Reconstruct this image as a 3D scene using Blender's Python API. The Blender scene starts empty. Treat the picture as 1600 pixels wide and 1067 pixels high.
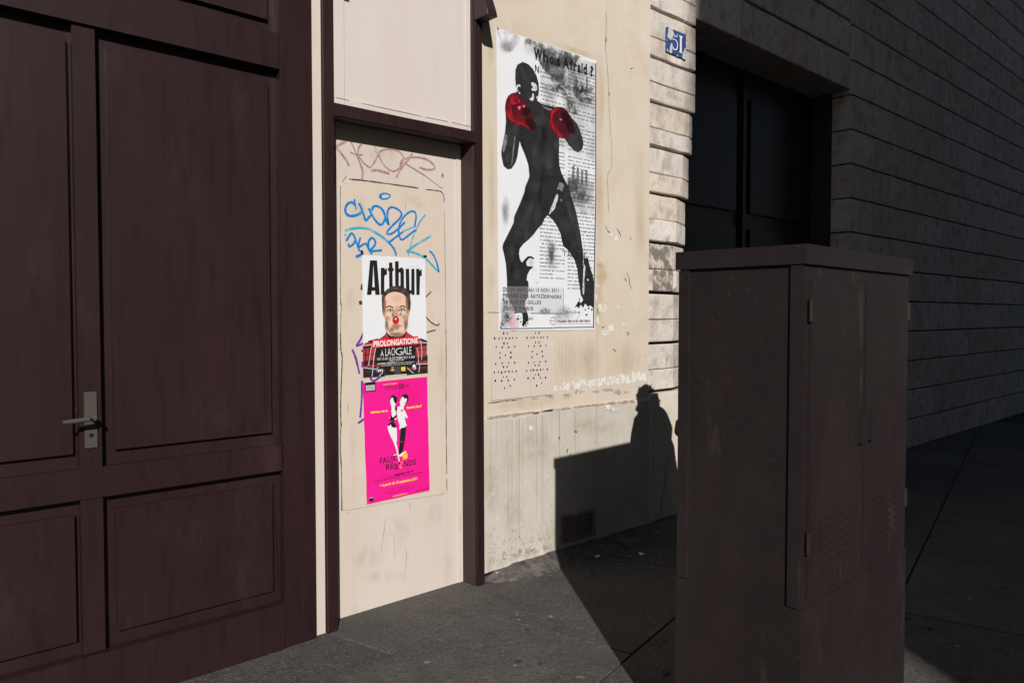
import bpy, bmesh, math, random
from mathutils import Vector, Matrix, noise as mnoise
from mathutils.geometry import tessellate_polygon
R = math.radians
rnd = random.Random(7)
sc = bpy.context.scene
COL = sc.collection

# ------------------------------------------------------------------ camera, sky, sun, exposure
EYE, TILT, F, CX, CY = 1.5, R(1.95), 1204.0, 800.0, 533.5
cam = bpy.data.objects.new('camera', bpy.data.cameras.new('camera'))
COL.objects.link(cam)
cam.data.sensor_width = 36.0
cam.data.lens = 36.0 * F / 1600.0
cam.data.clip_end = 500
cam.location = (0, 0, EYE)
cam.rotation_euler = (R(90) - TILT, 0, 0)
sc.camera = cam

SUN_EL, SUN_AZ = R(27.8), R(171.5)          # azimuth measured from +Y towards +X
sd = Vector((math.sin(SUN_AZ) * math.cos(SUN_EL), math.cos(SUN_AZ) * math.cos(SUN_EL), math.sin(SUN_EL)))
w = bpy.data.worlds.new('World'); sc.world = w; w.use_nodes = True
nt = w.node_tree
sky = nt.nodes.new('ShaderNodeTexSky'); sky.sky_type = 'NISHITA'; sky.sun_disc = False
sky.sun_elevation = SUN_EL; sky.sun_rotation = SUN_AZ
nt.links.new(sky.outputs[0], nt.nodes['Background'].inputs[0])
nt.nodes['Background'].inputs[1].default_value = 0.05
sun = bpy.data.objects.new('sun', bpy.data.lights.new('sun', 'SUN')); COL.objects.link(sun)
sun.data.energy = 5.0; sun.data.angle = R(0.5); sun.data.color = (1.0, 0.965, 0.915)
sun.rotation_euler = (-sd).to_track_quat('-Z', 'Y').to_euler()
sun.location = sd * 30
sc.view_settings.view_transform = 'Standard'; sc.view_settings.look = 'None'
sc.view_settings.gamma = 1.0; sc.view_settings.use_curve_mapping = False
sc.view_settings.exposure = 0.3

# ------------------------------------------------------------------ facade frame: x = along the wall, y = into the wall, z = up
TH = R(43)
P0 = Vector((-0.158, 4.475, 0))
GZ = -.055                       # pavement level; an asphalt skirt climbs from it to the foot of the plaster wall
FAC = Matrix.Translation(P0) @ Matrix.Rotation(TH, 4, 'Z')
NRM = Vector((math.sin(TH), -math.cos(TH), 0)); DIR = Vector((math.cos(TH), math.sin(TH), 0))

def ray(x, y):
    a, b = (x - CX) / F, -(y - CY) / F
    c, s = math.cos(TILT), math.sin(TILT)
    return Vector((a, c + s * b, -s + c * b))

def un(x, y, off=0.0):
    """photo point on the wall plane -> (along the wall, height)"""
    r = ray(x, y); o = Vector((0, 0, EYE)); q = P0 + NRM * off
    t = (q - o).dot(NRM) / r.dot(NRM)
    p = o + r * t
    return ((p - P0).dot(DIR), p.z)

def gnd(x, y):
    r = ray(x, y); t = (GZ - EYE) / r.z
    return Vector((r.x * t, r.y * t, GZ))

# ------------------------------------------------------------------ materials
MATS = {}
BALANCE = {'limestone_a': (1.02, 1.06, 1.12), 'limestone_b': (1.02, 1.06, 1.12), 'limestone_c': (1.02, 1.06, 1.12), 'limestone_d': (1.02, 1.06, 1.13),
           'plaster': (.91, .985, 1.10), 'cream_paint': (.83, .88, .97), 'cream_paint_inset': (.85, .90, .98), 'pale_paint': (.90, .93, .99),
           'dado_render': (.87, .905, .985), 'vent_plate_paint': (.87, .91, 1.0), 'brown_paint': (.72, .58, .62), 'brown_paint_lighter': (.88, .80, .82)}
def mat(name, col, rough=0.85, blot=(), bump=(), spec=0.3, alpha=None, metal=0.0):
    """blot: (scale, detail, lo, hi, colour, factor, stretch) noise patches; bump: (scale, strength, distance, stretch)"""
    if name in MATS: return MATS[name]
    kb = BALANCE.get(name, (1, 1, 1)); col = tuple(a * b for a, b in zip(col, kb))
    blot = [(s_, d_, lo_, hi_, tuple(a * b for a, b in zip(c_, kb)), f_, st_) for s_, d_, lo_, hi_, c_, f_, st_ in blot]
    m = bpy.data.materials.new(name); m.use_nodes = True
    t = m.node_tree; N, L = t.nodes, t.links
    b = N['Principled BSDF']
    b.inputs['Roughness'].default_value = rough
    b.inputs['Specular IOR Level'].default_value = spec
    b.inputs['Metallic'].default_value = metal
    tc = N.new('ShaderNodeTexCoord')
    def nz(scale, detail, stretch, seed):
        mp = N.new('ShaderNodeMapping'); mp.inputs['Scale'].default_value = stretch
        mp.inputs['Location'].default_value = (seed * 3.7, seed * 1.3, seed * 2.1)
        L.new(tc.outputs['Object'], mp.inputs['Vector'])
        n = N.new('ShaderNodeTexNoise'); n.inputs['Scale'].default_value = scale
        n.inputs['Detail'].default_value = detail; n.inputs['Roughness'].default_value = 0.6
        L.new(mp.outputs[0], n.inputs['Vector'])
        return n.outputs[0]
    def ramp(src, lo, hi):
        r = N.new('ShaderNodeMapRange'); r.inputs[1].default_value = lo; r.inputs[2].default_value = hi
        L.new(src, r.inputs[0]); return r.outputs[0]
    rgb = N.new('ShaderNodeRGB'); rgb.outputs[0].default_value = (*col, 1)
    cur = rgb.outputs[0]
    for i, (s, d, lo, hi, c, f, st) in enumerate(blot):
        mx = N.new('ShaderNodeMix'); mx.data_type = 'RGBA'
        k = N.new('ShaderNodeMath'); k.operation = 'MULTIPLY'; k.inputs[1].default_value = f
        L.new(ramp(nz(s, d, st, i + 1), lo, hi), k.inputs[0]); L.new(k.outputs[0], mx.inputs[0])
        L.new(cur, mx.inputs[6]); mx.inputs[7].default_value = (*c, 1); cur = mx.outputs[2]
    L.new(cur, b.inputs['Base Color'])
    pn = None
    for i, (s, strg, dist, st) in enumerate(bump):
        bp = N.new('ShaderNodeBump'); bp.inputs['Strength'].default_value = strg; bp.inputs['Distance'].default_value = dist
        L.new(nz(s, 6, st, 20 + i), bp.inputs['Height'])
        if pn: L.new(pn, bp.inputs['Normal'])
        pn = bp.outputs[0]
    if pn: L.new(pn, b.inputs['Normal'])
    if alpha:
        s, d, lo, hi, st, mul = alpha
        k = N.new('ShaderNodeMath'); k.operation = 'MULTIPLY'; k.inputs[1].default_value = mul
        L.new(ramp(nz(s, d, st, 9), lo, hi), k.inputs[0]); L.new(k.outputs[0], b.inputs['Alpha'])
    MATS[name] = m
    return m

I1 = (1, 1, 1)
def srgb(r, g, b, k=1.0):
    f = lambda v: (v / 255 / 12.92 if v < 10 else ((v / 255 + .055) / 1.055) ** 2.4) * k
    return (f(r), f(g), f(b))

plaster = mat('plaster', (.50, .395, .285), .9, [
    (1.1, 5, .42, .66, (.545, .445, .345), .8, I1), (3.2, 6, .52, .72, (.46, .345, .225), .55, I1),
    (9, 6, .56, .74, (.57, .48, .39), .5, (1, 1, .6)), (26, 4, .64, .74, (.36, .27, .19), .25, I1),
    (14, 3, .58, .7, (.43, .32, .22), .25, (1, 1, .05))],
    [(2.6, .25, .02, I1), (40, .16, .004, I1), (220, .14, .001, I1)])
dado_m = mat('dado_render', (.44, .385, .305), .92, [
    (1.4, 6, .42, .65, (.49, .44, .36), .8, I1), (5, 6, .5, .7, (.37, .31, .23), .5, (1, 1, .6)),
    (16, 6, .58, .72, (.50, .46, .40), .6, I1), (30, 3, .6, .7, (.36, .27, .19), .35, (1, 1, .04)),
    (45, 4, .66, .76, (.20, .17, .14), .5, I1)],
    [(4, .3, .02, I1), (30, .3, .006, I1), (160, .25, .002, I1)])
panel_m = mat('cream_paint', (.56, .455, .365), .55, [
    (2, 4, .42, .66, (.59, .495, .415), .8, (1, 1, .5)), (9, 5, .58, .74, (.49, .385, .29), .45, (1, 1, .3)),
    (18, 3, .56, .68, (.52, .415, .32), .35, (1, 1, .05)), (60, 4, .68, .78, (.40, .30, .22), .35, I1)],
    [(5, .08, .01, (1, 1, .3)), (120, .06, .001, I1)], spec=.35)
inset_m = mat('cream_paint_inset', (.555, .445, .34), .55, [
    (2.3, 5, .42, .66, (.585, .48, .385), .8, I1), (7, 6, .54, .72, (.49, .38, .275), .5, (1, 1, .5)),
    (22, 5, .62, .76, (.43, .34, .25), .4, I1), (75, 3, .7, .8, (.35, .27, .2), .4, I1)],
    [(4, .1, .01, I1), (120, .08, .001, I1)], spec=.35)
upper_m = mat('pale_paint', (.525, .45, .40), .5, [
    (2, 4, .42, .66, (.55, .485, .45), .8, (1, 1, .25)), (12, 5, .56, .74, (.47, .39, .34), .4, (1, 1, .08)),
    (70, 3, .7, .8, (.42, .34, .29), .3, I1)], [(5, .06, .01, (1, 1, .3)), (140, .05, .001, I1)], spec=.4)
brown = mat('brown_paint', (.0225, .0115, .0125), .42, [
    (1.1, 5, .42, .66, (.031, .018, .018), .8, (1, 1, .5)), (6, 4, .45, .7, (.029, .016, .016), .8, (1, 1, .2)), (22, 6, .52, .7, (.013, .007, .007), .7, (1, 1, .12)), (3.2, 7, .60, .72, (.05, .035, .032), .5, (1, 1, .35)),
    (130, 4, .74, .78, (.22, .19, .17), .75, (1, 1, .5))], [(40, .08, .002, (1, 1, .2))], spec=.35)
brown_in = mat('brown_paint_lighter', (.040, .027, .021), .6, [  # lighter, greyer brown for the post return and soffit
    (8, 5, .42, .68, (.028, .017, .015), .8, (1, 1, .3)), (60, 4, .66, .76, (.09, .075, .06), .5, I1)],
    [(50, .1, .002, I1)], spec=.3)
brown_far = mat('brown_cabinet_paint', (.0125, .0080, .0085), .55, [
    (7, 4, .45, .7, (.016, .0105, .011), .8, I1), (80, 4, .69, .74, (.10, .09, .085), .8, I1), (2.5, 6, .5, .68, (.019, .014, .014), .7, (1, 1, .4)), (9, 7, .62, .70, (.034, .027, .025), .6, (1, 1, .25))],
    [(70, .1, .002, I1)], spec=.25)
grime = mat('grime', (.05, .04, .032), .95)
dark_gap = mat('dark_gap', (.045, .032, .024), .95, [(60, 4, .5, .7, (.12, .09, .065), .8, I1)])
hole_m = mat('hole_shade_black', (.012, .010, .009), 1.0, spec=0)  # black stands in for the shade inside holes
stone_m = []
for i, (c, s) in enumerate([((.47, .41, .355), 0), ((.44, .385, .33), 5), ((.49, .43, .38), 9), ((.45, .375, .30), 13)]):
    stone_m.append(mat('limestone_%s' % 'abcd'[i], c, .93, [
        (3.5 + i * .3, 6, .46, .66, (c[0] * 1.12, c[1] * 1.13, c[2] * 1.13), .8, I1),
        (6 + i, 7, .50, .66, (.27, .205, .155), .65, I1), (15 + i, 6, .56, .70, (.20, .155, .12), .65, (1, 1, .5)), (4, 4, .55, .72, (.34, .305, .27), .45, (1, 1, .25)),
        (48, 5, .61, .69, (.09, .07, .055), .8, I1)],
        [(9, .45, .02, I1), (45, .35, .006, I1), (170, .3, .002, I1)]))
stone_dark = mat('limestone_blackened', (.42, .37, .32), .95, [
    (13, 7, .44, .54, (.085, .075, .065), .85, I1), (34, 6, .5, .6, (.16, .14, .12), .7, (1, 1, .6)),
    (60, 4, .6, .7, (.50, .46, .42), .7, I1)], [(30, .4, .01, I1), (120, .3, .003, I1)])
white_scrape = mat('white_filler', (.62, .59, .55), .95, [(20, 5, .5, .7, (.50, .46, .41), .7, I1)], [(60, .4, .004, I1)])
bare_grey = mat('bare_render', (.30, .315, .31), .95, [(25, 5, .45, .65, (.17, .165, .155), .8, I1)], [(60, .5, .004, I1)])
asphalt = []
for i, c in enumerate([(.060, .056, .053), (.054, .051, .049), (.067, .062, .058)]):
    asphalt.append(mat('pavement_slab_%s' % 'abc'[i], c, .85, [
        (1.6, 5, .42, .66, (c[0] * 1.35, c[1] * 1.3, c[2] * 1.25), .8, I1), (5, 8, .50, .68, (c[0] * .6, c[1] * .58, c[2] * .56), .6, I1),
        (60, 6, .50, .62, (c[0] * .5, c[1] * .5, c[2] * .5), .6, I1), (95, 5, .56, .66, (.17, .155, .14), .6, I1), (22, 7, .64, .72, (.19, .17, .15), .5, I1)],
        [(12, .4, .015, I1), (60, .7, .010, I1), (190, .8, .005, I1)], spec=.25))
joint_m = mat('joint_dirt', (.018, .016, .015), .95)
road_m = mat('asphalt_road', (.05, .05, .05), .9, [(90, 4, .5, .7, (.08, .08, .078), .7, I1)], [(150, .5, .004, I1)])
iron = mat('rusty_iron', (.045, .038, .034), .75, [(20, 6, .5, .7, (.075, .045, .03), .7, I1)], [(60, .3, .003, I1)], spec=.35)
def ink(name, c, rough=.5, **k): return mat(name, c, rough, spec=.25, **k)

# ------------------------------------------------------------------ object helpers
def props(o, label=None, cat=None, group=None, kind=None):
    if label: o['label'] = label
    if cat: o['category'] = cat
    if group: o['group'] = group
    if kind: o['kind'] = kind
    return o

class Thing:
    """an Empty at the base of a thing in a given frame; its parts are built in frame coordinates"""
    def __init__(s, name, label, cat, org, frame=FAC, group=None, kind=None):
        s.org = Vector(org)
        s.o = bpy.data.objects.new(name, None); COL.objects.link(s.o)
        s.o.matrix_world = frame @ Matrix.Translation(s.org)
        s.o.empty_display_size = .1
        props(s.o, label, cat, group, kind)

class G:
    """mesh collector in frame coordinates"""
    def __init__(s): s.bm = bmesh.new()
    def prism(s, pts, f, b, bev=0.0):
        """outline [(x,z)] extruded between offsets f (street side) and b"""
        bm = s.bm
        if abs(f - b) < 1e-9: return s.flat(pts, f)
        t = bmesh.new()
        fr = [t.verts.new((x, -f, z)) for x, z in pts]; bk = [t.verts.new((x, -b, z)) for x, z in pts]
        n = len(pts)
        for i in range(n): t.faces.new((fr[i], fr[(i + 1) % n], bk[(i + 1) % n], bk[i]))
        for ring in (fr, bk):
            if n == 4: t.faces.new(ring)
            else:
                for a, b_, c in tessellate_polygon([[v.co for v in ring]]): t.faces.new((ring[a], ring[b_], ring[c]))
        if bev:
            es = [e for e in t.edges if e.calc_face_angle(0) > .3]
            bmesh.ops.bevel(t, geom=es, offset=bev, segments=2, affect='EDGES', profile=.5)
        bmesh.ops.recalc_face_normals(t, faces=t.faces)
        me = bpy.data.meshes.new('t'); t.to_mesh(me); t.free(); bm.from_mesh(me); bpy.data.meshes.remove(me)
        return s
    def box(s, x0, x1, f, b, z0, z1, bev=0.0): return s.prism([(x0, z0), (x1, z0), (x1, z1), (x0, z1)], f, b, bev)
    def flat(s, pts, off):
        vs = [s.bm.verts.new((x, -off, z)) for x, z in pts]
        for a, b, c in tessellate_polygon([[Vector((x, z, 0)) for x, z in pts]]):
            try: s.bm.faces.new((vs[a], vs[b], vs[c]))
            except ValueError: pass
        return s
    def ribbon(s, pts, wid, off, taper=False, jit=0.0):
        n = len(pts); L_, R_ = [], []
        for i, (x, z) in enumerate(pts):
            a = pts[max(i - 1, 0)]; b = pts[min(i + 1, n - 1)]
            d = Vector((b[0] - a[0], b[1] - a[1]));
            d = d.normalized() if d.length > 1e-9 else Vector((1, 0))
            k = wid[i] if isinstance(wid, (list, tuple)) else wid
            if taper: k *= max(.15, math.sin(math.pi * (i + .5) / n)) ** .6
            k *= 1 + rnd.uniform(-jit, jit)
            L_.append(s.bm.verts.new((x - d.y * k / 2, -off, z + d.x * k / 2))); R_.append(s.bm.verts.new((x + d.y * k / 2, -off, z - d.x * k / 2)))
        for i in range(n - 1): s.bm.faces.new((L_[i], L_[i + 1], R_[i + 1], R_[i]))
        return s
    def tube(s, pts, rad, seg=12, flatx=1.0, cap=True):
        """rings along pts (frame coordinates); rad = list of r or (rx, ry)"""
        rings = []; n = len(pts); P = [Vector(p) for p in pts]
        for i in range(n):
            d = (P[min(i + 1, n - 1)] - P[max(i - 1, 0)]).normalized()
            a = Vector((1, 0, 0)) if abs(d.x) < .8 else Vector((0, 1, 0))
            e2 = d.cross(a).normalized(); e1 = e2.cross(d).normalized()
            r = rad[i] if isinstance(rad, (list, tuple)) else rad
            rx, ry = r if isinstance(r, (list, tuple)) else (r, r)
            rings.append([s.bm.verts.new(P[i] + e1 * rx * math.cos(q) + e2 * ry * math.sin(q)) for q in [2 * math.pi * k / seg for k in range(seg)]])
        for i in range(n - 1):
            for k in range(seg): s.bm.faces.new((rings[i][k], rings[i][(k + 1) % seg], rings[i + 1][(k + 1) % seg], rings[i + 1][k]))
        if cap: s.bm.faces.new(rings[0][::-1]); s.bm.faces.new(rings[-1])
        return s
    def build(s, name, m, parent, label=None, kind=None, smooth=False, recalc=False, mats=None):
        me = bpy.data.meshes.new(name)
        th = parent if isinstance(parent, Thing) else None
        if th: bmesh.ops.translate(s.bm, verts=s.bm.verts, vec=-th.org)
        elif parent is not None: bmesh.ops.translate(s.bm, verts=s.bm.verts, vec=-parent['_o'].copy() if False else -ORG[parent.name])
        if recalc: bmesh.ops.recalc_face_normals(s.bm, faces=s.bm.faces)
        if smooth:
            for f in s.bm.faces: f.smooth = True
        s.bm.to_mesh(me); s.bm.free()
        if m: me.materials.append(m)
        o = bpy.data.objects.new(name, me); COL.objects.link(o)
        if th: o.parent = th.o; ORG[o.name] = th.org
        elif parent is not None: o.parent = parent; ORG[o.name] = ORG[parent.name]
        props(o, label, kind=kind)
        return o
ORG = {}

def smooth_curve(pts, k=5, closed=False):
    out = []; n = len(pts)
    rng = n if closed else n - 1
    for i in range(rng):
        g = (lambda j: pts[j % n]) if closed else (lambda j: pts[min(max(j, 0), n - 1)])
        p0, p1, p2, p3 = g(i - 1), g(i), g(i + 1), g(i + 2)
        for q in range(k):
            t = q / k; t2 = t * t; t3 = t2 * t
            out.append(tuple(.5 * (2 * p1[a] + (p2[a] - p0[a]) * t + (2 * p0[a] - 5 * p1[a] + 4 * p2[a] - p3[a]) * t2 + (3 * p1[a] - p0[a] - 3 * p2[a] + p3[a]) * t3) for a in (0, 1)))
    if not closed: out.append(tuple(pts[-1]))
    return out

def Z(x0, y0, s):            # enlarged-view point -> photo point
    return lambda pts: [(x0 + x / s, y0 + y / s) for x, y in pts]
def U(pts, off=0.0): return [un(x, y, off) for x, y in pts]

# text: meshes of the built-in font, cached
TXT = {}
def text_geo(body, bold=0.0):
    k = (body, bold)
    if k in TXT: return TXT[k]
    cu = bpy.data.curves.new('t', 'FONT'); cu.body = body; cu.size = 1; cu.offset = bold; cu.resolution_u = 3; cu.fill_mode = 'FRONT'
    o = bpy.data.objects.new('t', cu); COL.objects.link(o)
    me = bpy.data.meshes.new_from_object(o)
    vs = [(v.co.x, v.co.y) for v in me.vertices]; fs = [tuple(p.vertices) for p in me.polygons]
    bpy.data.objects.remove(o); bpy.data.curves.remove(cu); bpy.data.meshes.remove(me)
    x0 = min(v[0] for v in vs); x1 = max(v[0] for v in vs)
    TXT[k] = ([((v[0] - x0) / (x1 - x0), v[1] / .70) for v in vs], fs)
    return TXT[k]
def text_uz(g, body, a, b, h, off, bold=0.0, slant=0.0):
    """text from wall point a to b (baseline), capital height h in metres"""
    vs, fs = text_geo(body, bold)
    ax, az = a; dx, dz = b[0] - a[0], b[1] - a[1]
    nv = [g.bm.verts.new((ax + dx * x + slant * h * y, -off, az + dz * x + h * y)) for x, y in vs]
    for f in fs:
        try: g.bm.faces.new([nv[i] for i in f])
        except ValueError: pass
def text_px(g, body, p, q, hpx, off, bold=0.0, slant=0.0):
    a, b = un(*p, off), un(*q, off)
    h = un(p[0], p[1] - hpx, off)[1] - a[1]
    text_uz(g, body, a, b, h, off, bold, slant)

def curve_plate(outer, holes, thick):
    """flat plate with real holes, (x,z) outline -> bmesh-ready mesh in the x-z plane, front at y=0"""
    cu = bpy.data.curves.new('c', 'CURVE'); cu.dimensions = '2D'; cu.fill_mode = 'BOTH'; cu.extrude = thick / 2
    for ring in [outer] + holes:
        sp = cu.splines.new('POLY'); sp.points.add(len(ring) - 1); sp.use_cyclic_u = True
        for p, (x, z) in zip(sp.points, ring): p.co = (x, z, 0, 1)
    o = bpy.data.objects.new('c', cu); COL.objects.link(o)
    me = bpy.data.meshes.new_from_object(o)
    bpy.data.objects.remove(o); bpy.data.curves.remove(cu)
    return me
def add_plate(g, outer, holes, f, b):
    me = curve_plate(outer, holes, abs(f - b))
    me.transform(Matrix.Translation((0, -(f + b) / 2, 0)) @ Matrix.Rotation(R(90), 4, 'X'))
    g.bm.from_mesh(me); bpy.data.meshes.remove(me)

def softmat(name, col, mul, scale=20, lo=.25, hi=.65, rough=.8, stretch=(1, 1, 1)):
    """stain whose edge fades out (disc coordinates in the uv map) broken up by noise"""
    if name in MATS: return MATS[name]
    m = mat(name, col, rough, alpha=(scale, 6, lo, hi, stretch, mul), spec=.2)
    N, L = m.node_tree.nodes, m.node_tree.links
    uv = N.new('ShaderNodeUVMap'); uv.uv_map = 'disc'
    ln = N.new('ShaderNodeVectorMath'); ln.operation = 'LENGTH'; L.new(uv.outputs[0], ln.inputs[0])
    mr = N.new('ShaderNodeMapRange'); mr.interpolation_type = 'SMOOTHSTEP'; mr.inputs[1].default_value = 1.0; mr.inputs[2].default_value = .15
    L.new(ln.outputs['Value'], mr.inputs[0])
    b = N['Principled BSDF']; src = b.inputs['Alpha'].links[0].from_socket
    mu = N.new('ShaderNodeMath'); mu.operation = 'MULTIPLY'; L.new(src, mu.inputs[0]); L.new(mr.outputs[0], mu.inputs[1]); L.new(mu.outputs[0], b.inputs['Alpha'])
    return m
SOFTN = [0]
def soft(name, m, parent, x, y, rx, ry, off, rot=0.0):
    """elliptical stain centred on a photo point, radii in photo pixels"""
    SOFTN[0] += 1; g = G(); n = 20; c, s_ = math.cos(R(rot)), math.sin(R(rot))
    pts = [(x + rx * math.cos(6.2832 * k / n) * c - ry * math.sin(6.2832 * k / n) * s_, y + rx * math.cos(6.2832 * k / n) * s_ + ry * math.sin(6.2832 * k / n) * c) for k in range(n)]
    o_ = off + (SOFTN[0] % 40) * .000004
    vs = [g.bm.verts.new((u, -o_, z)) for u, z in U(pts, off)]; uu, zz_ = un(x, y, off); vc = g.bm.verts.new((uu, -o_, zz_))
    lay = g.bm.loops.layers.uv.new('disc')
    for k in range(n):
        f = g.bm.faces.new((vc, vs[k], vs[(k + 1) % n]))
        for lp in f.loops:
            if lp.vert is vc: lp[lay].uv = (0, 0)
            else:
                q = vs.index(lp.vert); lp[lay].uv = (math.cos(6.2832 * q / n), math.sin(6.2832 * q / n))
    return g.build(name, m, parent)

def blob(cx, cz, rx, rz, n=14, jit=.35, seed=None):
    q = random.Random(seed) if seed is not None else rnd
    return [(cx + rx * math.cos(2 * math.pi * i / n) * (1 + q.uniform(-jit, jit)), cz + rz * math.sin(2 * math.pi * i / n) * (1 + q.uniform(-jit, jit))) for i in range(n)]

# ------------------------------------------------------------------ ground
def ground_sheet(name, x0, x1, y0, y1, z, m):
    me = bpy.data.meshes.new(name); me.from_pydata([(x0, y0, z), (x1, y0, z), (x1, y1, z), (x0, y1, z)], [], [(0, 1, 2, 3)])
    me.materials.append(m); o = bpy.data.objects.new(name, me); COL.objects.link(o); o['kind'] = 'structure'
    return o
ground = ground_sheet('ground', -300, 300, -300, 300, GZ - .135, road_m)
# the pavement bed runs along the facade, 5 m wide, with a kerb drop to the road behind the camera
g = G(); g.prism([(-40, GZ - .13), (40, GZ - .13), (40, GZ - .010), (-40, GZ - .010)], 5.2, -.6)
me = bpy.data.meshes.new('pavement'); g.bm.to_mesh(me); g.bm.free(); me.materials.append(joint_m)
pav = bpy.data.objects.new('pavement', me); COL.objects.link(pav); pav.matrix_world = FAC; pav['kind'] = 'structure'
ORG[pav.name] = Vector((0, 0, 0))
g = G(); g.box(-40, 40, 5.45, 5.2, GZ - .134, GZ, .012)
me = bpy.data.meshes.new('kerb'); g.bm.to_mesh(me); g.bm.free(); me.materials.append(stone_m[1])
kerb = bpy.data.objects.new('kerb', me); COL.objects.link(kerb); kerb.matrix_world = FAC; kerb['kind'] = 'structure'
# slabs: rows turned a little against the wall, each slab its own piece
ang = R(13); ca, sa = math.cos(ang), math.sin(ang)
o0 = un(1000, 865)[0]
SL, SW = 1.25, .92
anchor = gnd(1048, 851); af = FAC.inverted() @ anchor
for i in range(-6, 11):
    for j in range(-9, 6):
        sx = j * SW * -sa + (i + .5 * (j % 2)) * SL * ca; sy = j * SW * ca + (i + .5 * (j % 2)) * SL * sa
        cx_, cy_ = af.x + sx + .2, af.y + sy
        if not (-4.3 < cx_ < 9.5 and -4.6 < cy_ < .45): continue
        t = bmesh.new()
        L2, W2 = SL / 2 - .0055, SW / 2 - .0055
        dz = rnd.uniform(-.0025, .0015)
        low = [(-L2, -W2), (L2, -W2), (L2, W2), (-L2, W2)]
        v0 = [t.verts.new((cx_ + x * ca - y * sa, cy_ + x * sa + y * ca, GZ - .02)) for x, y in low]
        v1 = [t.verts.new((cx_ + x * ca - y * sa, cy_ + x * sa + y * ca, GZ - .004)) for x, y in low]
        v2 = [t.verts.new((cx_ + x * .998 * ca - y * .9975 * sa, cy_ + x * .998 * sa + y * .9975 * ca, GZ + dz + rnd.uniform(-.001, .001))) for x, y in low]
        for a, b in ((v0, v1), (v1, v2)):
            for k in range(4): t.faces.new((a[k], a[(k + 1) % 4], b[(k + 1) % 4], b[k]))
        t.faces.new(v2)
        me = bpy.data.meshes.new('slab'); t.to_mesh(me); t.free()
        me.materials.append(asphalt[rnd.randrange(3)])
        o = bpy.data.objects.new('slab', me); COL.objects.link(o); o.parent = pav

# rough asphalt skirt against the wall foot
g = G(); NU = 70; rows = []
for i in range(NU + 1):
    x = -.012 + 2.1 * i / NU; row = []
    for f, z in ((.005, .012), (.03, .008), (.075, -.016), (.125, -.038), (.165, GZ - .006)):
        k_ = mnoise.noise(Vector((x * 9, f * 25, 2))); kk = min(1, i / 7); f = .005 + (f - .005) * (.45 + .55 * kk); z = GZ - .006 + (z - GZ + .006) * kk ** .5
        row.append(g.bm.verts.new((x, -f - .012 * mnoise.noise(Vector((x * 5, f * 9, 4))), z + .007 * k_)))
    rows.append(row)
for i in range(NU):
    for j in range(4): g.bm.faces.new((rows[i][j], rows[i][j + 1], rows[i + 1][j + 1], rows[i + 1][j]))
sk = mat('asphalt_skirt', (.062, .056, .050), .9, [(7, 7, .42, .62, (.115, .098, .083), .9, I1), (16, 7, .5, .66, (.024, .020, .017), .8, I1), (60, 5, .58, .7, (.19, .17, .15), .6, I1)], [(14, .6, .02, I1), (50, .6, .01, I1), (160, .6, .004, I1)])
o = g.build('asphalt_skirt', sk, None, smooth=True); o.parent = pav

# ------------------------------------------------------------------ plastered wall
US = un(1014, 400)[0]                      # where the plaster stops and the stone begins
WALL = Thing('plaster_wall', 'cream plastered wall with drip stains between the shopfront and the stone building', 'wall', (0, 0, 0))
zm = un(880, 638)[1]                        # top of the dado
g = G(); g.box(-.10, US, 0, -.3, zm, 5.2); g.build('wall_face', plaster, WALL)
g = G(); g.box(-14, US, 0, -.3, 5.203, 14); g.build('upper_wall', plaster, WALL)  # unseen upper wall, added to block sky light from the ground
# dado: rough proud render with a sloping top, gently uneven front
g = G(); NX, NZ = 60, 26
grid = []
for i in range(NX + 1):
    col_ = []
    for j in range(NZ + 1):
        x = -.10 + (US + .10) * i / NX; z = (zm - .01) * j / NZ
        n_ = mnoise.noise(Vector((x * 2.3, z * 2.3, 3))) * .004 + mnoise.noise(Vector((x * 9, z * 9, 7))) * .0015
        f = .018 + n_ + (.010 * max(0, 1 - z / .10) * (1 + mnoise.noise(Vector((x * 12, 0, 1)))))
        if j == 0: z = 0.0
        if j == NZ: z = zm - .012 + mnoise.noise(Vector((x * 8, 5, 1))) * .006
        col_.append(g.bm.verts.new((x, -f, z)))
    zt = zm + .016 + mnoise.noise(Vector((x * 7, 9, 2))) * .006
    col_.append(g.bm.verts.new((x, .002, zt)))
    grid.append(col_)
for i in range(NX):
    for j in range(NZ + 1): g.bm.faces.new((grid[i][j], grid[i + 1][j], grid[i + 1][j + 1], grid[i][j + 1]))
g.build('dado', dado_m, WALL)
DF = .0215                                  # just proud of the dado
def wall_px(pts, off=.0015): return U(pts, off)
# brown line along the dado top
rust = mat('brown_stain', (.30, .19, .135), .9, alpha=(30, 5, .36, .6, (1, 1, 2), .75))
g = G(); g.ribbon(smooth_curve(wall_px([(759, 653), (790, 649), (830, 644), (870, 639), (910, 634), (950, 630), (990, 626)], .012), 6), .020, .0215, jit=.4); g.build('stain_line', rust, WALL)
g = G()
g.ribbon(smooth_curve(wall_px([(762, 629.5), (775, 628.5), (790, 626), (803, 625), (815, 623)], .002), 6), .006, .0018, taper=True, jit=.5)
g.ribbon(smooth_curve(wall_px([(800, 621.5), (820, 619), (840, 617), (856, 615)], .002), 6), .004, .0020, taper=True, jit=.4)
g.ribbon(smooth_curve(wall_px([(848, 642), (858, 641), (864, 640)], .02), 4), .012, .0225, taper=True, jit=.5)
g.ribbon(smooth_curve(wall_px([(833, 646), (842, 644.5)], .02), 4), .008, .0225, taper=True, jit=.5)
g.ribbon(wall_px([(762, 488), (779, 488.5)]), .003, .0016)
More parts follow.
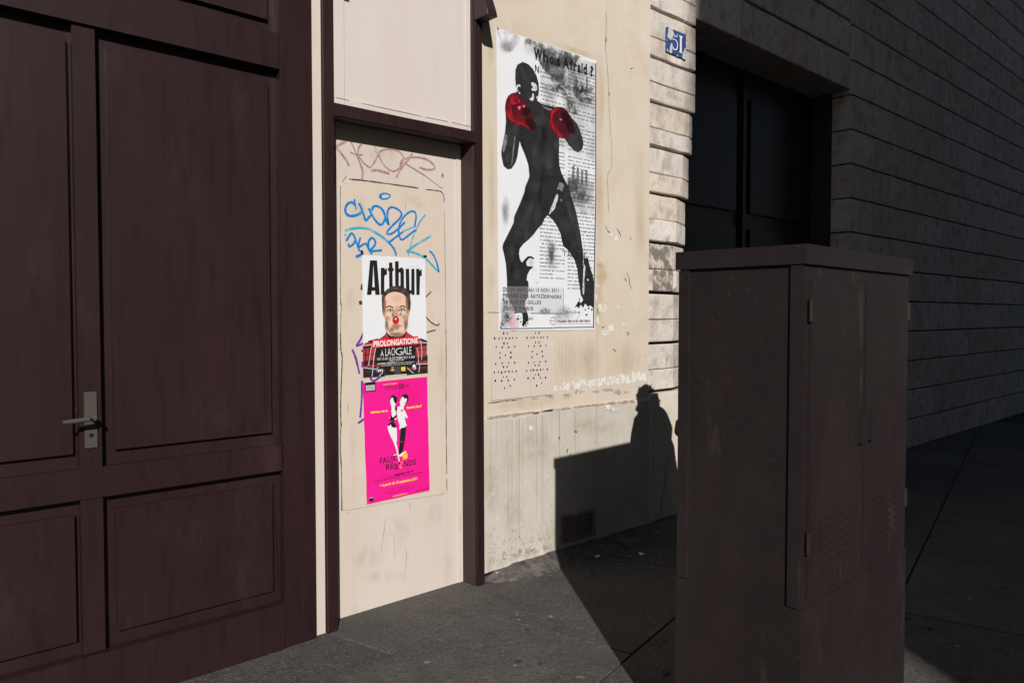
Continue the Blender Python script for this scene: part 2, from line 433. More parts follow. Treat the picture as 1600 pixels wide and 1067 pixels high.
# long hairline crack down the wall
g.ribbon(smooth_curve(wall_px([(947, 20), (947, 50), (946, 75), (949, 105), (951, 140), (952, 175), (953, 190), (955, 215), (956, 240), (955, 262), (949, 275), (950, 300), (951, 330)]), 7), .0024, .0016, jit=.6)
g.ribbon(wall_px([(946.6, 58), (947, 66)]), .009, .0018); g.ribbon(wall_px([(951.5, 144), (951.8, 150)]), .009, .0018)
for s in ([(946, 353), (950, 361), (956, 366)], [(964, 357), (968, 364), (970, 370)], [(985, 370), (986, 375)], [(979, 426), (983, 434), (984, 445), (988, 452)], [(976, 434), (979, 440)],
          [(940, 512), (945, 510)], [(958, 545), (963, 550)], [(933, 482), (935, 492)], [(985, 108), (990, 107)], [(978, 519), (983, 521), (980, 524)]):
    g.ribbon(smooth_curve(wall_px(s), 4), .006, .0018, taper=True, jit=.5)
g.ribbon(smooth_curve(wall_px([(1043, 714), (1040, 735), (1038, 760), (1034, 775), (1033, 802)], .02), 6), .005, .0235, jit=.5)
g.build('crack', dark_gap, WALL)
# bits of bare filler and knocked-off paint
g = G()
top = [(865, 604), (885, 598), (905, 595), (925, 592.5), (945, 590), (965, 587), (985, 583), (1010, 582)]
bot = [(1010, 595), (985, 598), (965, 600), (945, 602), (925, 604), (905, 606), (885, 609), (866, 613)]
tt = [(x, y + rnd.uniform(-2.5, 3.0)) for x, y in smooth_curve(top, 9)]; bb = [(x, y + rnd.uniform(-1.5, 1.5)) for x, y in smooth_curve(bot, 7)]
g.flat(wall_px(tt + bb), .0020)
g.flat(wall_px([(980, 585), (988, 580), (992, 581), (990, 585), (984, 587)]), .0021)
for x, y, rx, ry in ((941, 481, 6, 8), (930, 466, 3, 6), (955, 367, 3, 3), (963, 373, 3, 4), (988, 110, 1.6, 3.5), (968, 480, 4, 3), (975, 507, 4, 3), (945, 520, 5, 5), (955, 512, 5, 6), (934, 500, 2, 8), (932, 446, 4, 1.5), (1004, 562, 2, 2)):
    g.flat(wall_px(blob(x, y, rx, ry)), .0019)
for x, y, rx, ry in ((829, 669, 3.5, 4), (951, 636, 6, 4), (960, 640, 5, 3)): g.flat(wall_px(blob(x, y, rx, ry), DF), DF + .002)
g.build('filler_patch', mat('white_filler_thin', (.60, .57, .53), .95, [(20, 5, .5, .7, (.50, .46, .41), .7, I1)], [(60, .4, .004, I1)], alpha=(38, 6, .28, .48, (1, 1, .6), .92)), WALL)
g = G()
for x, y, rx, ry in ((787, 867, 4, 6), (806, 866, 8, 3), (812, 860, 3, 4), (825, 860, 5, 5), (834, 861, 5, 4), (851, 855, 3, 5), (775, 894, 4, 1.5), (760, 688, 0.1, 0.1)):
    g.flat(wall_px(blob(x, y, rx, ry, 16, .45), DF + .004), DF + .009)
for x, y, rx, ry in ((855, 618, 5, 3), (862, 619, 4, 4), (835, 622, 6, 2.5), (815, 626, 3, 1.5), (886, 619, 6, 4), (905, 612, 7, 3), (930, 612, 7, 2.5), (965, 612, 5, 4), (950, 609, 9, 2), (980, 612, 5, 2)):
    g.flat(wall_px(blob(x, y, rx, ry, 14, .5)), .0022)
g.build('bare_patch', mat('bare_render_thin', (.31, .315, .30), .95, [(25, 5, .45, .65, (.19, .18, .165), .8, I1)], [(60, .5, .004, I1)], alpha=(45, 6, .42, .54, I1, .9)), WALL)
# glue and dirt halo around the big poster, patches of deeper beige
gl = softmat('glue_stain', (.40, .28, .165), .26, 9, .30, .66, stretch=(1, 1, .25))
for x, y, rx, ry, q in ((938, 160, 9, 90, 0), (937, 330, 9, 120, 0), (935, 470, 8, 80, 0), (900, 80, 40, 7, 19), (765, 440, 11, 40, 0), (766, 80, 8, 34, 0), (895, 560, 40, 44, 0), (925, 565, 20, 50, 0), (768, 300, 7, 120, 0), (980, 560, 26, 40, 0), (1000, 330, 12, 120, 0), (825, 628, 60, 14, -7)):
    soft('glue_stain', gl, WALL, x, y, rx, ry, .0008, q)
oc = softmat('ochre_stain', (.52, .36, .17), .55, 24, .25, .6)
soft('ochre_stain', oc, WALL, 941, 432, 11, 18, .0013); soft('ochre_stain', oc, WALL, 938, 415, 9, 8, .0013)
pk = softmat('pink_tint', (.50, .36, .29), .5, 6, .2, .6, stretch=(1, 1, .4))
wd_ = softmat('dado_dirt', (.27, .215, .16), .22, 18, .35, .68)
for x, y, rx, ry in ((775, 880, 26, 24), (820, 868, 40, 20), (858, 850, 20, 26), (770, 760, 14, 60), (840, 700, 40, 30), (800, 800, 30, 50), (930, 665, 50, 20), (765, 850, 10, 40)):
    soft('dirt_stain', wd_, WALL, x, y, rx, ry, DF + .0055)
# drip stains
g = G()
drip = mat('drip_stain', (.33, .225, .145), .85, alpha=(45, 4, .25, .7, (1, 1, .10), .46))
for x, y0, y1, wd in ((775, 656, 706, 1), (784, 656, 690, .9), (790, 655, 722, 1.4), (794, 656, 872, 1.6), (798, 655, 868, 1.8), (800.5, 655, 845, 1.4), (806, 655, 700, .9), (807.5, 655, 840, 1.3), (811, 654, 846, 1.6), (816, 653, 760, 1.0), (818, 655, 690, .9),
                      (823, 650, 695, 1.2), (826, 651, 713, 1.2), (830, 650, 690, .8), (838, 648, 822, 1.6), (846, 646, 838, 1.5), (848, 648, 842, 1.6), (852, 648, 690, .8), (862, 640, 700, 1.2), (874, 640, 800, 1.6), (873, 640, 690, 1.0),
                      (897, 640, 700, 1.1), (899, 640, 790, 1.5), (903, 640, 770, 1.4), (917, 632, 675, 1.2), (920, 632, 672, 1.2), (924, 632, 678, 1.2), (932, 632, 780, 1.7), (930, 632, 690, 1.0), (941, 632, 655, 1.0), (955, 640, 650, .8), (990, 636, 648, .8), (784, 655, 760, .8), (766, 660, 800, .7)):
    n = 14; pts = [(x + rnd.uniform(-.25, .25), y0 + (y1 - y0) * k / n) for k in range(n + 1)]
    g.ribbon(U(pts, DF), [.0036 * wd * (1 - .55 * k / n) for k in range(n + 1)], DF + .004, jit=.25)
for x, y0, y1, wd in ((868, 530, 615, .9), (873, 532, 600, .8), (878, 535, 598, 1.0), (884, 530, 625, .9), (889, 540, 592, .9), (893, 535, 625, 1.1), (898, 540, 625, .9), (933, 520, 590, 1.0), (947, 520, 586, .8), (846, 630, 640, 1), (771, 515, 628, .7), (858, 528, 612, .8)):
    n = 10; pts = [(x + rnd.uniform(-.2, .2), y0 + (y1 - y0) * k / n) for k in range(n + 1)]
    g.ribbon(U(pts), [.0040 * wd * (1 - .4 * k / n) for k in range(n + 1)], .0024, jit=.25)
g.build('drip_stains', drip, WALL, kind='stuff')
g = G()
for a, b in (((872.5, 681), (874, 685)), ((886, 700), (885.6, 706)), ((897, 672), (901, 674.5)), ((890, 709), (890.6, 711))): g.ribbon(wall_px([a, b], DF), .011, DF + .006, taper=False)
g.build('paint_fleck', ink('green_fleck', (.05, .32, .04)), WALL)
# dirt splashes near the foot of the wall
g = G()
for k in range(150):
    x = rnd.uniform(762, 866); base = 890 - (x - 758) * .29
    y = base - abs(rnd.gauss(0, 22)) - 3
    if y > base - 2: continue
    g.flat(U(blob(x, y, rnd.uniform(.25, .9), rnd.uniform(.25, .9), 6), DF), DF + .006)
g.build('dirt_specks', mat('dirt_speck', (.13, .11, .09), .95), WALL, kind='stuff')
# vent plate with drilled holes
zz = Z(765, 510, 8.89)
VP = Z(765, 510, 8.89)([(35, 70), (888, 62), (880, 940), (30, 1030)])
H = [(92, 52), (197, 97), (252, 100), (72, 166), (133, 170), (176, 165), (229, 166), (281, 166), (320, 163), (378, 161), (201, 237), (250, 238), (94, 285), (177, 290), (268, 290), (352, 281), (146, 368), (297, 364), (221, 401), (146, 436), (297, 430),
     (87, 522), (175, 512), (268, 507), (350, 503), (195, 562), (245, 562), (67, 640), (125, 635), (169, 640), (218, 632), (269, 628), (316, 627), (371, 622), (193, 702), (240, 699), (81, 755), (170, 755), (260, 750), (345, 738), (287, 826), (210, 858),
     (641, 92), (690, 89), (523, 159), (578, 158), (617, 157), (666, 155), (716, 155), (752, 153), (807, 149), (641, 223), (689, 222), (543, 274), (622, 275), (706, 272), (785, 266), (596, 351), (731, 350), (661, 385), (592, 425), (738, 416),
     (540, 506), (621, 498), (703, 493), (783, 488), (635, 542), (687, 540), (518, 617), (577, 608), (614, 608), (661, 607), (709, 602), (743, 598), (803, 598), (636, 670), (683, 671), (536, 720), (616, 718), (707, 713), (779, 710), (726, 789), (654, 824)]
holes = []
for h in H:
    u_, z_ = un(*zz([h])[0], .006)
    r_ = .0080 * rnd.uniform(.75, 1.15)
    holes.append([(u_ + r_ * .8 * math.cos(q * math.pi / 4), z_ + r_ * math.sin(q * math.pi / 4)) for q in range(8)])
g = G(); pl = U(VP, .006); add_plate(g, pl, holes[1:], .0055, .0035)
VENT = g.build('vent_plate', mat('vent_plate_paint', (.52, .435, .345), .85, [(4, 5, .44, .62, (.53, .43, .35), .8, (1, 1, .4)), (14, 5, .55, .7, (.56, .49, .40), .7, I1), (30, 3, .58, .7, (.43, .33, .24), .3, (1, 1, .05))], [(30, .15, .004, I1)]), WALL)
g = G(); g.flat([(u_ * 1 + 0, z_) for u_, z_ in U(Z(765, 510, 8.89)([(50, 80), (870, 75), (865, 900), (45, 1000)]), .0025)], .0028); g.build('vent_shade_sheet', hole_m, VENT)  # black sheet behind the plate paints the shade in its holes
# cast iron air grille near the ground
GP = [(874, 851), (874, 811), (876, 807.5), (880, 805), (890, 804), (899, 803), (903, 801), (928, 794), (930, 833)]
go = U(GP, .026); holes = []
for r_ in range(6):
    for c_ in range(9):
        px_, py_ = 881 + c_ * 5.2, 813.5 + r_ * 5.6 - c_ * 1.55 + (2.0 if c_ > 4 else 0)
        u_, z_ = un(px_, py_, .026); holes.append([(u_ - .013, z_ - .010), (u_ + .013, z_ - .010), (u_ + .013, z_ + .010), (u_ - .013, z_ + .010)])
g = G(); add_plate(g, go, holes, .034, .026); GR = g.build('air_grille', mat('painted_iron', (.21, .185, .155), .8, [(20, 6, .45, .65, (.12, .09, .07), .8, I1)], [(60, .3, .003, I1)]), WALL)
g = G(); g.flat(U(GP, .0245), .0252); g.build('grille_shade_sheet', mat('grille_shade', (.115, .10, .088), 1.0), GR)  # dark sheet behind the slots, their inner shade as colour

# ------------------------------------------------------------------ shopfront bay
SHOP = Thing('shopfront', 'brown framed shopfront bay with two cream panels covered in graffiti and posters', 'shopfront', (-.55, 0, 0))
FO, BO = .05, -.085
def lin(p, q, off, z):           # x on the line through two photo points, at height z
    (a, za), (b, zb) = un(*p, off), un(*q, off)
    return a + (b - a) * (z - za) / (zb - za)
def post(pr0, pr1, pl0, pl1, name, step):
    o = FO; ZT = 4.2
    r0, r1 = lin(pr0, pr1, o, GZ), lin(pr0, pr1, o, ZT); l0, l1 = lin(pl0, pl1, o, GZ), lin(pl0, pl1, o, ZT)
    g = G(); g.prism([(l0, GZ), (r0, GZ), (r1, ZT), (l1, ZT)], FO, -.02, .003)
    p = g.build(name, brown, SHOP)
    if step:
        q0, q1 = (lin(step[0], step[1], .03, GZ), lin(step[0], step[1], .03, ZT))
        g = G(); g.prism([(q0, GZ), (l0 + .004, GZ), (l1 + .004, ZT), (q1, ZT)], .032, -.10, .002); g.build('post_return', brown_in, p)
        g = G(); m0, m1 = l0 + (r0 - l0) * .45, l1 + (r1 - l1) * .45
        g.prism([(m0, GZ), (m0 + .006, GZ), (m1 + .006, ZT), (m1, ZT)], FO + .004, FO - .002, .0015); g.build('bead', brown, p)
    return p
post((753.2, 60), (757.2, 890), (743.3, 60), (746.4, 890), 'post', ((737.6, 60), (741.5, 890)))
post((520.0, 45), (527.4, 900), (505, 45), (512.6, 900), 'post', None)
UL, UR = lin((520, 45), (527.4, 900), FO, 1.5), lin((743.3, 60), (746.4, 890), FO, 1.5)
# transom beam
la, lb = un(520.1, 181, FO), un(742, 223.6, FO); lt0, lt1 = un(524, 161.5, FO), un(741, 205.5, FO)
g = G(); g.prism([(UL - .02, la[1]), (UR + .004, lb[1]), (UR + .004, lt1[1]), (UL - .02, lt0[1])], FO - .004, -.02, .003); LINT = g.build('lintel', brown, SHOP)
g = G(); g.prism([(UL - .02, la[1] + .004), (UR + .002, lb[1] + .004), (UR + .002, lb[1] + .016), (UL - .02, la[1] + .016)], FO + .001, FO - .006, .002); g.build('bead', brown, LINT)
g = G(); g.box(UL - .03, UR + .03, -.02, -.10, la[1] + .012, la[1] + .06); g.build('soffit', brown_in, LINT)
# upper panel
zt = 3.75
g = G(); g.box(UL - .03, UR + .03, .004, -.05, la[1] + .062, zt); UP = g.build('upper_panel', upper_m, SHOP)
i0, i1 = un(536.5, 100, .006)[0], un(728.5, 100, .006)[0]
zb0, zb1 = un(536, 157, .01)[1], un(728.5, 192.5, .01)[1]
zb = (zb0 + zb1) / 2
for nm, (a, b, c, d) in (('frame_strip', (UL - .03, i0, la[1] + .075, zt)), ('frame_strip', (i1, UR + .02, la[1] + .075, zt)), ('frame_strip', (i0 + .002, i1 - .002, la[1] + .075, zb))):
    g = G(); g.box(a, b, .014, .0035, c, d, .002); g.build(nm, upper_m, UP)
g = G()
for s in ([(525, 153.2), (534, 154.5)], [(534, 155), (545, 157.5)], [(565, 162), (600, 169.5), (640, 178), (660, 182.5)], [(665, 183.5), (700, 190.5)], [(706, 191.5), (737, 198.8)]):
    g.ribbon(U(s, .014), .0032, .0148, taper=True)
g.build('open_joint', dark_gap, UP)
g = G(); g.box(UL - .03, UR + .03, .02, -.05, zt + .002, 5.2, .004); g.build('fascia', brown, SHOP)
# carved end bracket on each post
for uc in (lin((749, 60), (751, 890), FO, 3.15), lin((513, 45), (520, 900), FO, 3.15)):
    zb_ = 3.145; t = G()
    prof = [(.045, zb_), (.165, zb_), (.158, zb_ + .03), (.10, zb_ + .16), (.07, zb_ + .30), (.045, zb_ + .34)]
    vs0 = [t.bm.verts.new((uc - .036, -y, z)) for y, z in prof]; vs1 = [t.bm.verts.new((uc + .036, -y, z)) for y, z in prof]
    for k in range(6): t.bm.faces.new((vs0[k], vs0[(k + 1) % 6], vs1[(k + 1) % 6], vs1[k]))
    t.bm.faces.new(vs0[::-1]); t.bm.faces.new(vs1)
    bmesh.ops.bevel(t.bm, geom=list(t.bm.edges), offset=.003, segments=1, affect='EDGES')
    t.build('bracket', brown, SHOP, recalc=True)
# recessed lower panel
RO = -.078
g = G(); g.box(UL - .08, UR + .06, RO, RO - .03, GZ - .01, la[1] + .012); LP = g.build('lower_panel', panel_m, SHOP)
for x0, x1, f in ((712.5, 714.6, .006), (715.2, 722.5, .003)):
    g = G(); b0, b1 = lin((x0, 250), (x0 + 3.4, 890), RO, GZ), lin((x0, 250), (x0 + 3.4, 890), RO, la[1]); c0, c1 = lin((x1, 250), (x1 + 3.4, 890), RO, GZ), lin((x1, 250), (x1 + 3.4, 890), RO, la[1])
    g.prism([(b0, GZ), (c0, GZ), (c1, la[1] + .01), (b1, la[1] + .01)], RO + f, RO - .002, .0012); g.build('jamb_strip', panel_m, LP)
IO = RO + .004
inset = [(532, 420), (531.6, 300), (532.5, 290), (536, 281.5), (542, 277), (548, 279), (600, 286.5), (654, 294.5), (685, 298.8), (691, 302), (694, 309), (695, 340), (696.3, 500), (697, 620), (698, 768), (690, 772), (620, 783), (545, 796.5), (534.5, 797), (533, 600)]
g = G(); g.prism(U(inset, IO), IO, RO - .002); INS = g.build('inset_panel', inset_m, LP)
g = G()
for s, wd in (([(546, 279), (547.5, 280.3), (565, 282), (600, 286.5), (654, 294.2)], .0062), ([(665, 296.3), (686, 298.6), (691, 302), (693.5, 308), (694, 316)], .0055), ([(541, 276), (537, 281), (534, 285.5)], .003), ([(532.2, 290), (531.6, 310), (531.8, 400), (532, 470), (533.5, 475), (532.5, 490), (532, 520)], .0036), ([(532, 520), (532.5, 545), (534.5, 560), (533, 600), (532, 640), (533, 668)], .0065), ([(532, 668), (531.5, 700), (533.5, 740), (534, 797)], .0058),
              ([(694.5, 330), (696, 470), (696.8, 520)], .0026), ([(696.5, 515), (697, 560), (696.8, 620), (697.3, 700), (698, 740)], .0048), ([(698, 748), (698.2, 766)], .0045)):
    g.ribbon(smooth_curve(U(s, IO), 6), wd, IO + .0008, jit=.35)
for x, y in ((539.6, 287), (687.5, 306), (541.8, 799.5), (691, 771)): g.flat(U(blob(x, y, .7, .8, 7, .1), IO), IO + .0012)
g.build('panel_gap_shade', dark_gap, INS)  # open gap line; its right side also paints the raised plate's shadow
g = G()
for s, wd in (([(717.7, 796), (717.9, 830)], .003), ([(717.5, 885), (718.5, 900), (719, 908)], .003), ([(632, 855), (634, 870), (631, 900)], .003), ([(602, 808), (600, 820), (594, 862)], .003), ([(612, 830), (615, 850), (614, 880)], .0025), ([(630, 650), (629, 905)], .0)):
    if wd: g.ribbon(smooth_curve(U(s, RO), 5), wd, RO + .008, taper=True, jit=.4)
g.build('scratch', mat('scratch', (.30, .21, .15), .9, alpha=(60, 4, .3, .6, I1, .8)), LP)
g = G()
for x, y0, y1 in ((543.5, 630, 643), (640.5, 785, 796), (633.6, 320, 327)): g.ribbon(U([(x, y0), (x + .2, y1)], IO), .0035, IO + .001, taper=True)
g.build('red_mark', ink('red_mark', (.30, .06, .06)), LP)
sm1 = softmat('grey_smear', (.33, .255, .19), .17, 18, .35, .72, stretch=(1, 1, .3))
for (x, y, rx, ry) in ((590, 290, 5, 4), (640, 312, 20, 12), (655, 322, 14, 9), (548, 470, 10, 36), (553, 700, 12, 60), (620, 825, 26, 30), (680, 800, 20, 34), (570, 870, 30, 24), (600, 238, 48, 18), (560, 330, 16, 40), (690, 600, 8, 90), (600, 900, 60, 14), (700, 890, 14, 40)):
    soft('smear', sm1, LP, x, y, rx, ry, IO + .0005)

# graffiti: marker strokes
def strokes(name, lines, wid, off, m, parent, label, jit=.18, k=6):
    for i, (s, wd) in enumerate(lines):
        pts = smooth_curve(U(s, off), k) if len(s) > 2 else U(s, off)
        g = G(); g.ribbon(pts, wid * wd, off + .0006 + i * .00006, jit=jit)
        g.build(name, m, parent, label if i == 0 else None)
z_ = Z(530, 295, 7.62)
blue = mat('blue_marker', (.006, .135, .44), .45, [(14, 3, .45, .6, (.006, .19, .40), .8, I1), (60, 4, .62, .75, (.10, .36, .52), .5, (1, 1, .4))], spec=.3)
teal = mat('teal_marker', (.03, .27, .40), .5, [(50, 5, .45, .6, (.22, .37, .38), .8, (.3, 1, 1))], spec=.3)
BL = [([(480, 85), (500, 68), (545, 58), (598, 72), (600, 98), (555, 122), (500, 118), (482, 92), (498, 92), (497, 108)], .75),
      ([(180, 125), (183, 165), (200, 245)], .85), ([(196, 200), (150, 163), (100, 182), (72, 240), (85, 300), (140, 326), (220, 310), (272, 275)], 1.15),
      ([(233, 172), (262, 230), (290, 310), (315, 378), (350, 345), (385, 305)], 1.1),
      ([(352, 232), (390, 315), (440, 390), (492, 430), (528, 398), (545, 335), (520, 260), (470, 214), (410, 212), (388, 262)], 1.1),
      ([(540, 300), (560, 380), (588, 428), (580, 380), (572, 310), (585, 245), (630, 220), (700, 248), (742, 300), (715, 360), (640, 432), (572, 510), (582, 542), (640, 525), (710, 470), (782, 398)], .95),
      ([(898, 458), (905, 400), (915, 330), (900, 280), (860, 270), (810, 295), (760, 345), (725, 410), (708, 480), (715, 560), (740, 608), (800, 575), (860, 525), (920, 488)], .9),
      ([(590, 640), (680, 572), (755, 515)], .9),
      ([(80, 625), (112, 572), (150, 530), (188, 590), (180, 642), (125, 688), (105, 650)], .95), ([(172, 550), (205, 640), (240, 745)], .95), ([(252, 575), (228, 690), (290, 660), (325, 650)], .9),
      ([(322, 650), (350, 720), (388, 782)], 1), ([(360, 735), (345, 680), (352, 620), (385, 585), (422, 612), (425, 665), (372, 738), (440, 738), (510, 732)], 1), ([(198, 812), (272, 778)], 1.2), ([(66, 545), (74, 556)], .9),
      ([(590, 640), (640, 700), (668, 758), (675, 797)], 1.0), ([(1075, 738), (1120, 790), (1160, 880), (1186, 992)], .9)]
strokes('graffiti', [(z_(p), w_) for p, w_ in BL], .0120, IO, blue, LP, 'bright blue marker tag with looping letters')
TL = [([(66, 502), (150, 477), (250, 467), (350, 482), (430, 522), (520, 582), (590, 642)], 1.2), ([(755, 512), (830, 478), (897, 456)], .8), ([(1026, 308), (970, 380), (928, 462)], .9), ([(928, 462), (890, 540), (860, 640), (840, 715), (818, 795)], .55),
      ([(800, 746), (845, 718), (920, 662), (1010, 612), (1092, 560)], 1.05), ([(800, 746), (870, 755), (960, 790), (1040, 842), (1120, 925), (1186, 992)], 1.0)]
strokes('graffiti', [(z_(p), w_) for p, w_ in TL], .0118, IO, teal, LP, 'faded teal marker strokes of the tag')
z_ = Z(515, 210, 8)
purple_f = mat('faded_purple_marker', (.255, .135, .175), .6, [(40, 5, .42, .62, (.40, .255, .245), .9, (1, 1, .4)), (9, 4, .5, .65, (.20, .115, .20), .7, I1)])
PL = [([(30, 205), (60, 180), (120, 130), (205, 92)], 1.2), ([(92, 172), (160, 260), (210, 330), (245, 398)], 1.25), ([(45, 240), (72, 285), (66, 400), (68, 480), (60, 560), (54, 690)], 1.0), ([(268, 100), (300, 170), (330, 250), (362, 320), (395, 400)], .8), ([(393, 395), (412, 470), (404, 565)], 1.2),
      ([(255, 225), (330, 250), (412, 260)], .75), ([(402, 122), (365, 165), (353, 240), (378, 300), (440, 372), (510, 412), (565, 335), (612, 250)], .9), ([(560, 150), (580, 190), (576, 225), (612, 250)], .35), ([(612, 250), (650, 340), (700, 410)], .8), ([(700, 410), (780, 460), (850, 442), (900, 372), (927, 310), (892, 240), (832, 202), (720, 188), (640, 210), (612, 235)], .75),
      ([(1030, 240), (990, 310), (920, 392), (860, 482), (835, 542)], 1.05), ([(878, 385), (915, 318), (1020, 290), (1140, 293), (1240, 330), (1312, 402), (1290, 440), (1200, 440), (1120, 412)], 1.0), ([(940, 365), (1050, 430), (1180, 510)], .75), ([(1180, 510), (1300, 600), (1412, 682)], .4), ([(510, 452), (600, 450), (745, 492)], 1.25), ([(1400, 495), (1412, 510), (1404, 535)], 1.5)]
strokes('graffiti', [(z_(p), w_) for p, w_ in PL], .0100, RO + .0004, purple_f, LP, 'faded purple marker tag under the lintel')
z_ = Z(520, 430, 4.45)
pur = ink('purple_marker', (.115, .030, .26))
strokes('graffiti', [(z_(p), 1.0) for p in ([(215, 395), (190, 450), (165, 490), (215, 472)], [(135, 515), (160, 580), (185, 685)], [(203, 732), (200, 860), (190, 990)], [(175, 1028), (215, 1000), (225, 990)], [(200, 520), (208, 530)], [(206, 600), (205, 640)])] + [([(578, 588), (583.7, 595), (600, 584)], 1.0)], .0120, IO, pur, LP, 'violet marker strokes left of the posters')
z_ = Z(660, 440, 6.667)
strokes('graffiti', [(z_(p), 1.0) for p in ([(30, 165), (92, 104)], [(30, 360), (60, 395), (105, 435), (155, 457), (176, 434)], [(30, 540), (50, 530), (90, 515), (137, 505)])] + [([(565.6, 444), (564.6, 453)], 1.6), ([(562.5, 470), (564, 476)], 2.2)], .0072, IO, ink('black_marker', (.035, .028, .030)), LP, 'black marker strokes behind the top poster')

# ------------------------------------------------------------------ posters
white_p = mat('poster_paper', (.565, .575, .60), .6, [(3, 3, .45, .7, (.53, .54, .575), .8, I1)], [(5, .22, .012, (1, 1, .5)), (22, .12, .004, I1)], spec=.25)
black_i = ink('black_ink', (.012, .011, .011))
LAY = .0005
def poster(name, label, quad, off):
    q = U(quad, off)
    th = Thing(name, label, 'poster', (min(p[0] for p in q), -off, min(p[1] for p in q)))
    return th
def paper(th, quad, off, m, nx=10, nz=14):
    """thin sheet, slightly rumpled at its rim"""
    (a, b, c, d) = U(quad, off); g = G(); V = []
    for i in range(nx + 1):
        for j in range(nz + 1):
            s, t = i / nx, j / nz
            x = (a[0] * (1 - s) + b[0] * s) * (1 - t) + (d[0] * (1 - s) + c[0] * s) * t
            z = (a[1] * (1 - s) + b[1] * s) * (1 - t) + (d[1] * (1 - s) + c[1] * s) * t
            rim = i in (0, nx) or j in (0, nz)
            V.append((x + (rnd.uniform(-.0012, .0012) if i in (0, nx) else 0), z + (rnd.uniform(-.0012, .0012) if j in (0, nz) else 0), rim))
    vs = [g.bm.verts.new((x, -off + .0002, z)) for x, z, r in V]
    for i in range(nx):
        for j in range(nz): g.bm.faces.new((vs[i * (nz + 1) + j], vs[i * (nz + 1) + j + 1], vs[(i + 1) * (nz + 1) + j + 1], vs[(i + 1) * (nz + 1) + j]))
    rimf = bmesh.ops.extrude_edge_only(g.bm, edges=[e for e in g.bm.edges if e.is_boundary])
    for v in [e for e in rimf['geom'] if isinstance(e, bmesh.types.BMVert)]: v.co.y += .0016
    return g.build('paper', m, th)
def shape(th, name, polys, off, m, label=None, sm=0):
    for i, p in enumerate(polys):
        g = G(); pp = smooth_curve(p, sm, True) if sm else p
        g.flat(U(pp, off), off + i * .00004)
        g.build(name, m, th, label if i == 0 else None)

# --- big black and white poster on the wall
BO_ = .004
BQ = [(775.4, 43.8), (932, 95.3), (928.5, 515.5), (779.3, 517)]
BP = poster('large_poster', 'tall black and white poster of a boxer with red gloves on the plaster wall', BQ, BO_)
paper(BP, BQ, BO_, white_p, 14, 30)
A, B_, C_ = Z(770, 90, 5.619), Z(770, 270, 7.115), Z(770, 380, 7.358)
l = lambda n: BO_ + LAY * n
grey_t = mat('newsprint_grey', (.40, .40, .415), .6, [(30, 5, .45, .6, (.52, .52, .54), .7, I1)], alpha=(9, 5, .36, .62, I1, .55), spec=.2)
smudge = mat('ink_smudge', (.05, .048, .048), .6, [(25, 5, .4, .6, (.22, .215, .215), .9, I1)], alpha=(13, 6, .42, .60, (1, 1, .7), .92), spec=.2)
smudge2 = mat('ink_smudge_soft', (.17, .168, .17), .6, [(25, 5, .4, .6, (.30, .30, .305), .9, I1)], alpha=(8, 6, .42, .70, I1, .55), spec=.2)
shape(BP, 'grey_wash', [[(843, 72), (931, 100), (930, 170), (929, 250), (880, 240), (870, 200), (850, 160), (842, 110)], [(880, 270), (928, 285), (928, 340), (900, 330)]], l(1), grey_t)
shape(BP, 'ink_smudge', [Z(770, 40, 7.62)(p) for p in (
    [(380, 180), (430, 165), (500, 190), (600, 215), (760, 270), (900, 320), (1045, 375), (1000, 420), (960, 560), (930, 600), (870, 560), (840, 640), (760, 640), (690, 600), (640, 560), (560, 450), (500, 300), (430, 280), (370, 240)],
    [(700, 580), (860, 590), (840, 760), (720, 700)], [(960, 600), (1000, 580), (1010, 720), (960, 720)], [(1040, 600), (1070, 600), (1080, 780), (1050, 760)], [(1110, 630), (1130, 630), (1130, 770), (1110, 780)], [(1140, 740), (1200, 750), (1200, 830), (1140, 820)],
    [(960, 730), (1100, 760), (1060, 850), (980, 860)], [(860, 860), (960, 850), (980, 930), (900, 920)], [(1040, 860), (1200, 880), (1190, 930), (1050, 920)])], l(2), smudge, sm=3)
shape(BP, 'ink_wash', [Z(770, 40, 7.62)(p) for p in ([(60, 60), (230, 90), (330, 160), (220, 310), (120, 280), (80, 160)], [(620, 700), (800, 720), (900, 860), (780, 900), (650, 820)])] +
      [B_(p) for p in ([(830, 90), (900, 40), (1000, 60), (1040, 200), (960, 300), (880, 300)], [(600, 700), (680, 780), (660, 1000), (620, 900)], [(900, 420), (1040, 430), (1000, 520), (920, 520)])] + [C_(p) for p in ([(400, 190), (470, 200), (480, 260), (420, 300)], [(420, 330), (490, 300), (520, 470), (420, 470)], [(100, 640), (190, 700), (200, 960), (110, 960)], [(830, 700), (840, 820), (810, 830)])], l(2.4), smudge2, sm=3)
sg = softmat('print_smudge', (.05, .049, .049), .80, 30, .40, .58, .6); sg2 = softmat('print_haze', (.20, .20, .205), .75, 10, .3, .7, .6)
for x, y, rx, ry, q in ((828, 66, 12, 8, 20), (845, 76, 14, 10, 20), (868, 88, 22, 10, 18), (892, 96, 16, 12, 18), (858, 100, 12, 10, 0), (872, 104, 10, 10, 0), (856, 110, 8, 7, 0), (872, 122, 16, 12, 10), (884, 140, 16, 10, 10), (865, 140, 8, 6, 0), (904, 134, 10, 14, 0), (915, 142, 8, 12, 0), (920, 155, 12, 5, 10), (890, 170, 10, 8, 0), (898, 176, 8, 6, 0), (900, 300, 16, 20, 0), (893, 285, 10, 16, 0), (914, 310, 12, 12, 0), (862, 395, 6, 22, 0), (905, 395, 14, 8, 5), (790, 490, 7, 18, 0), (786, 505, 6, 10, 0), (852, 486, 14, 7, 0), (830, 497, 8, 4, -20)):
    soft('print_smudge', sg, BP, x, y, rx, ry, l(2.6), q)
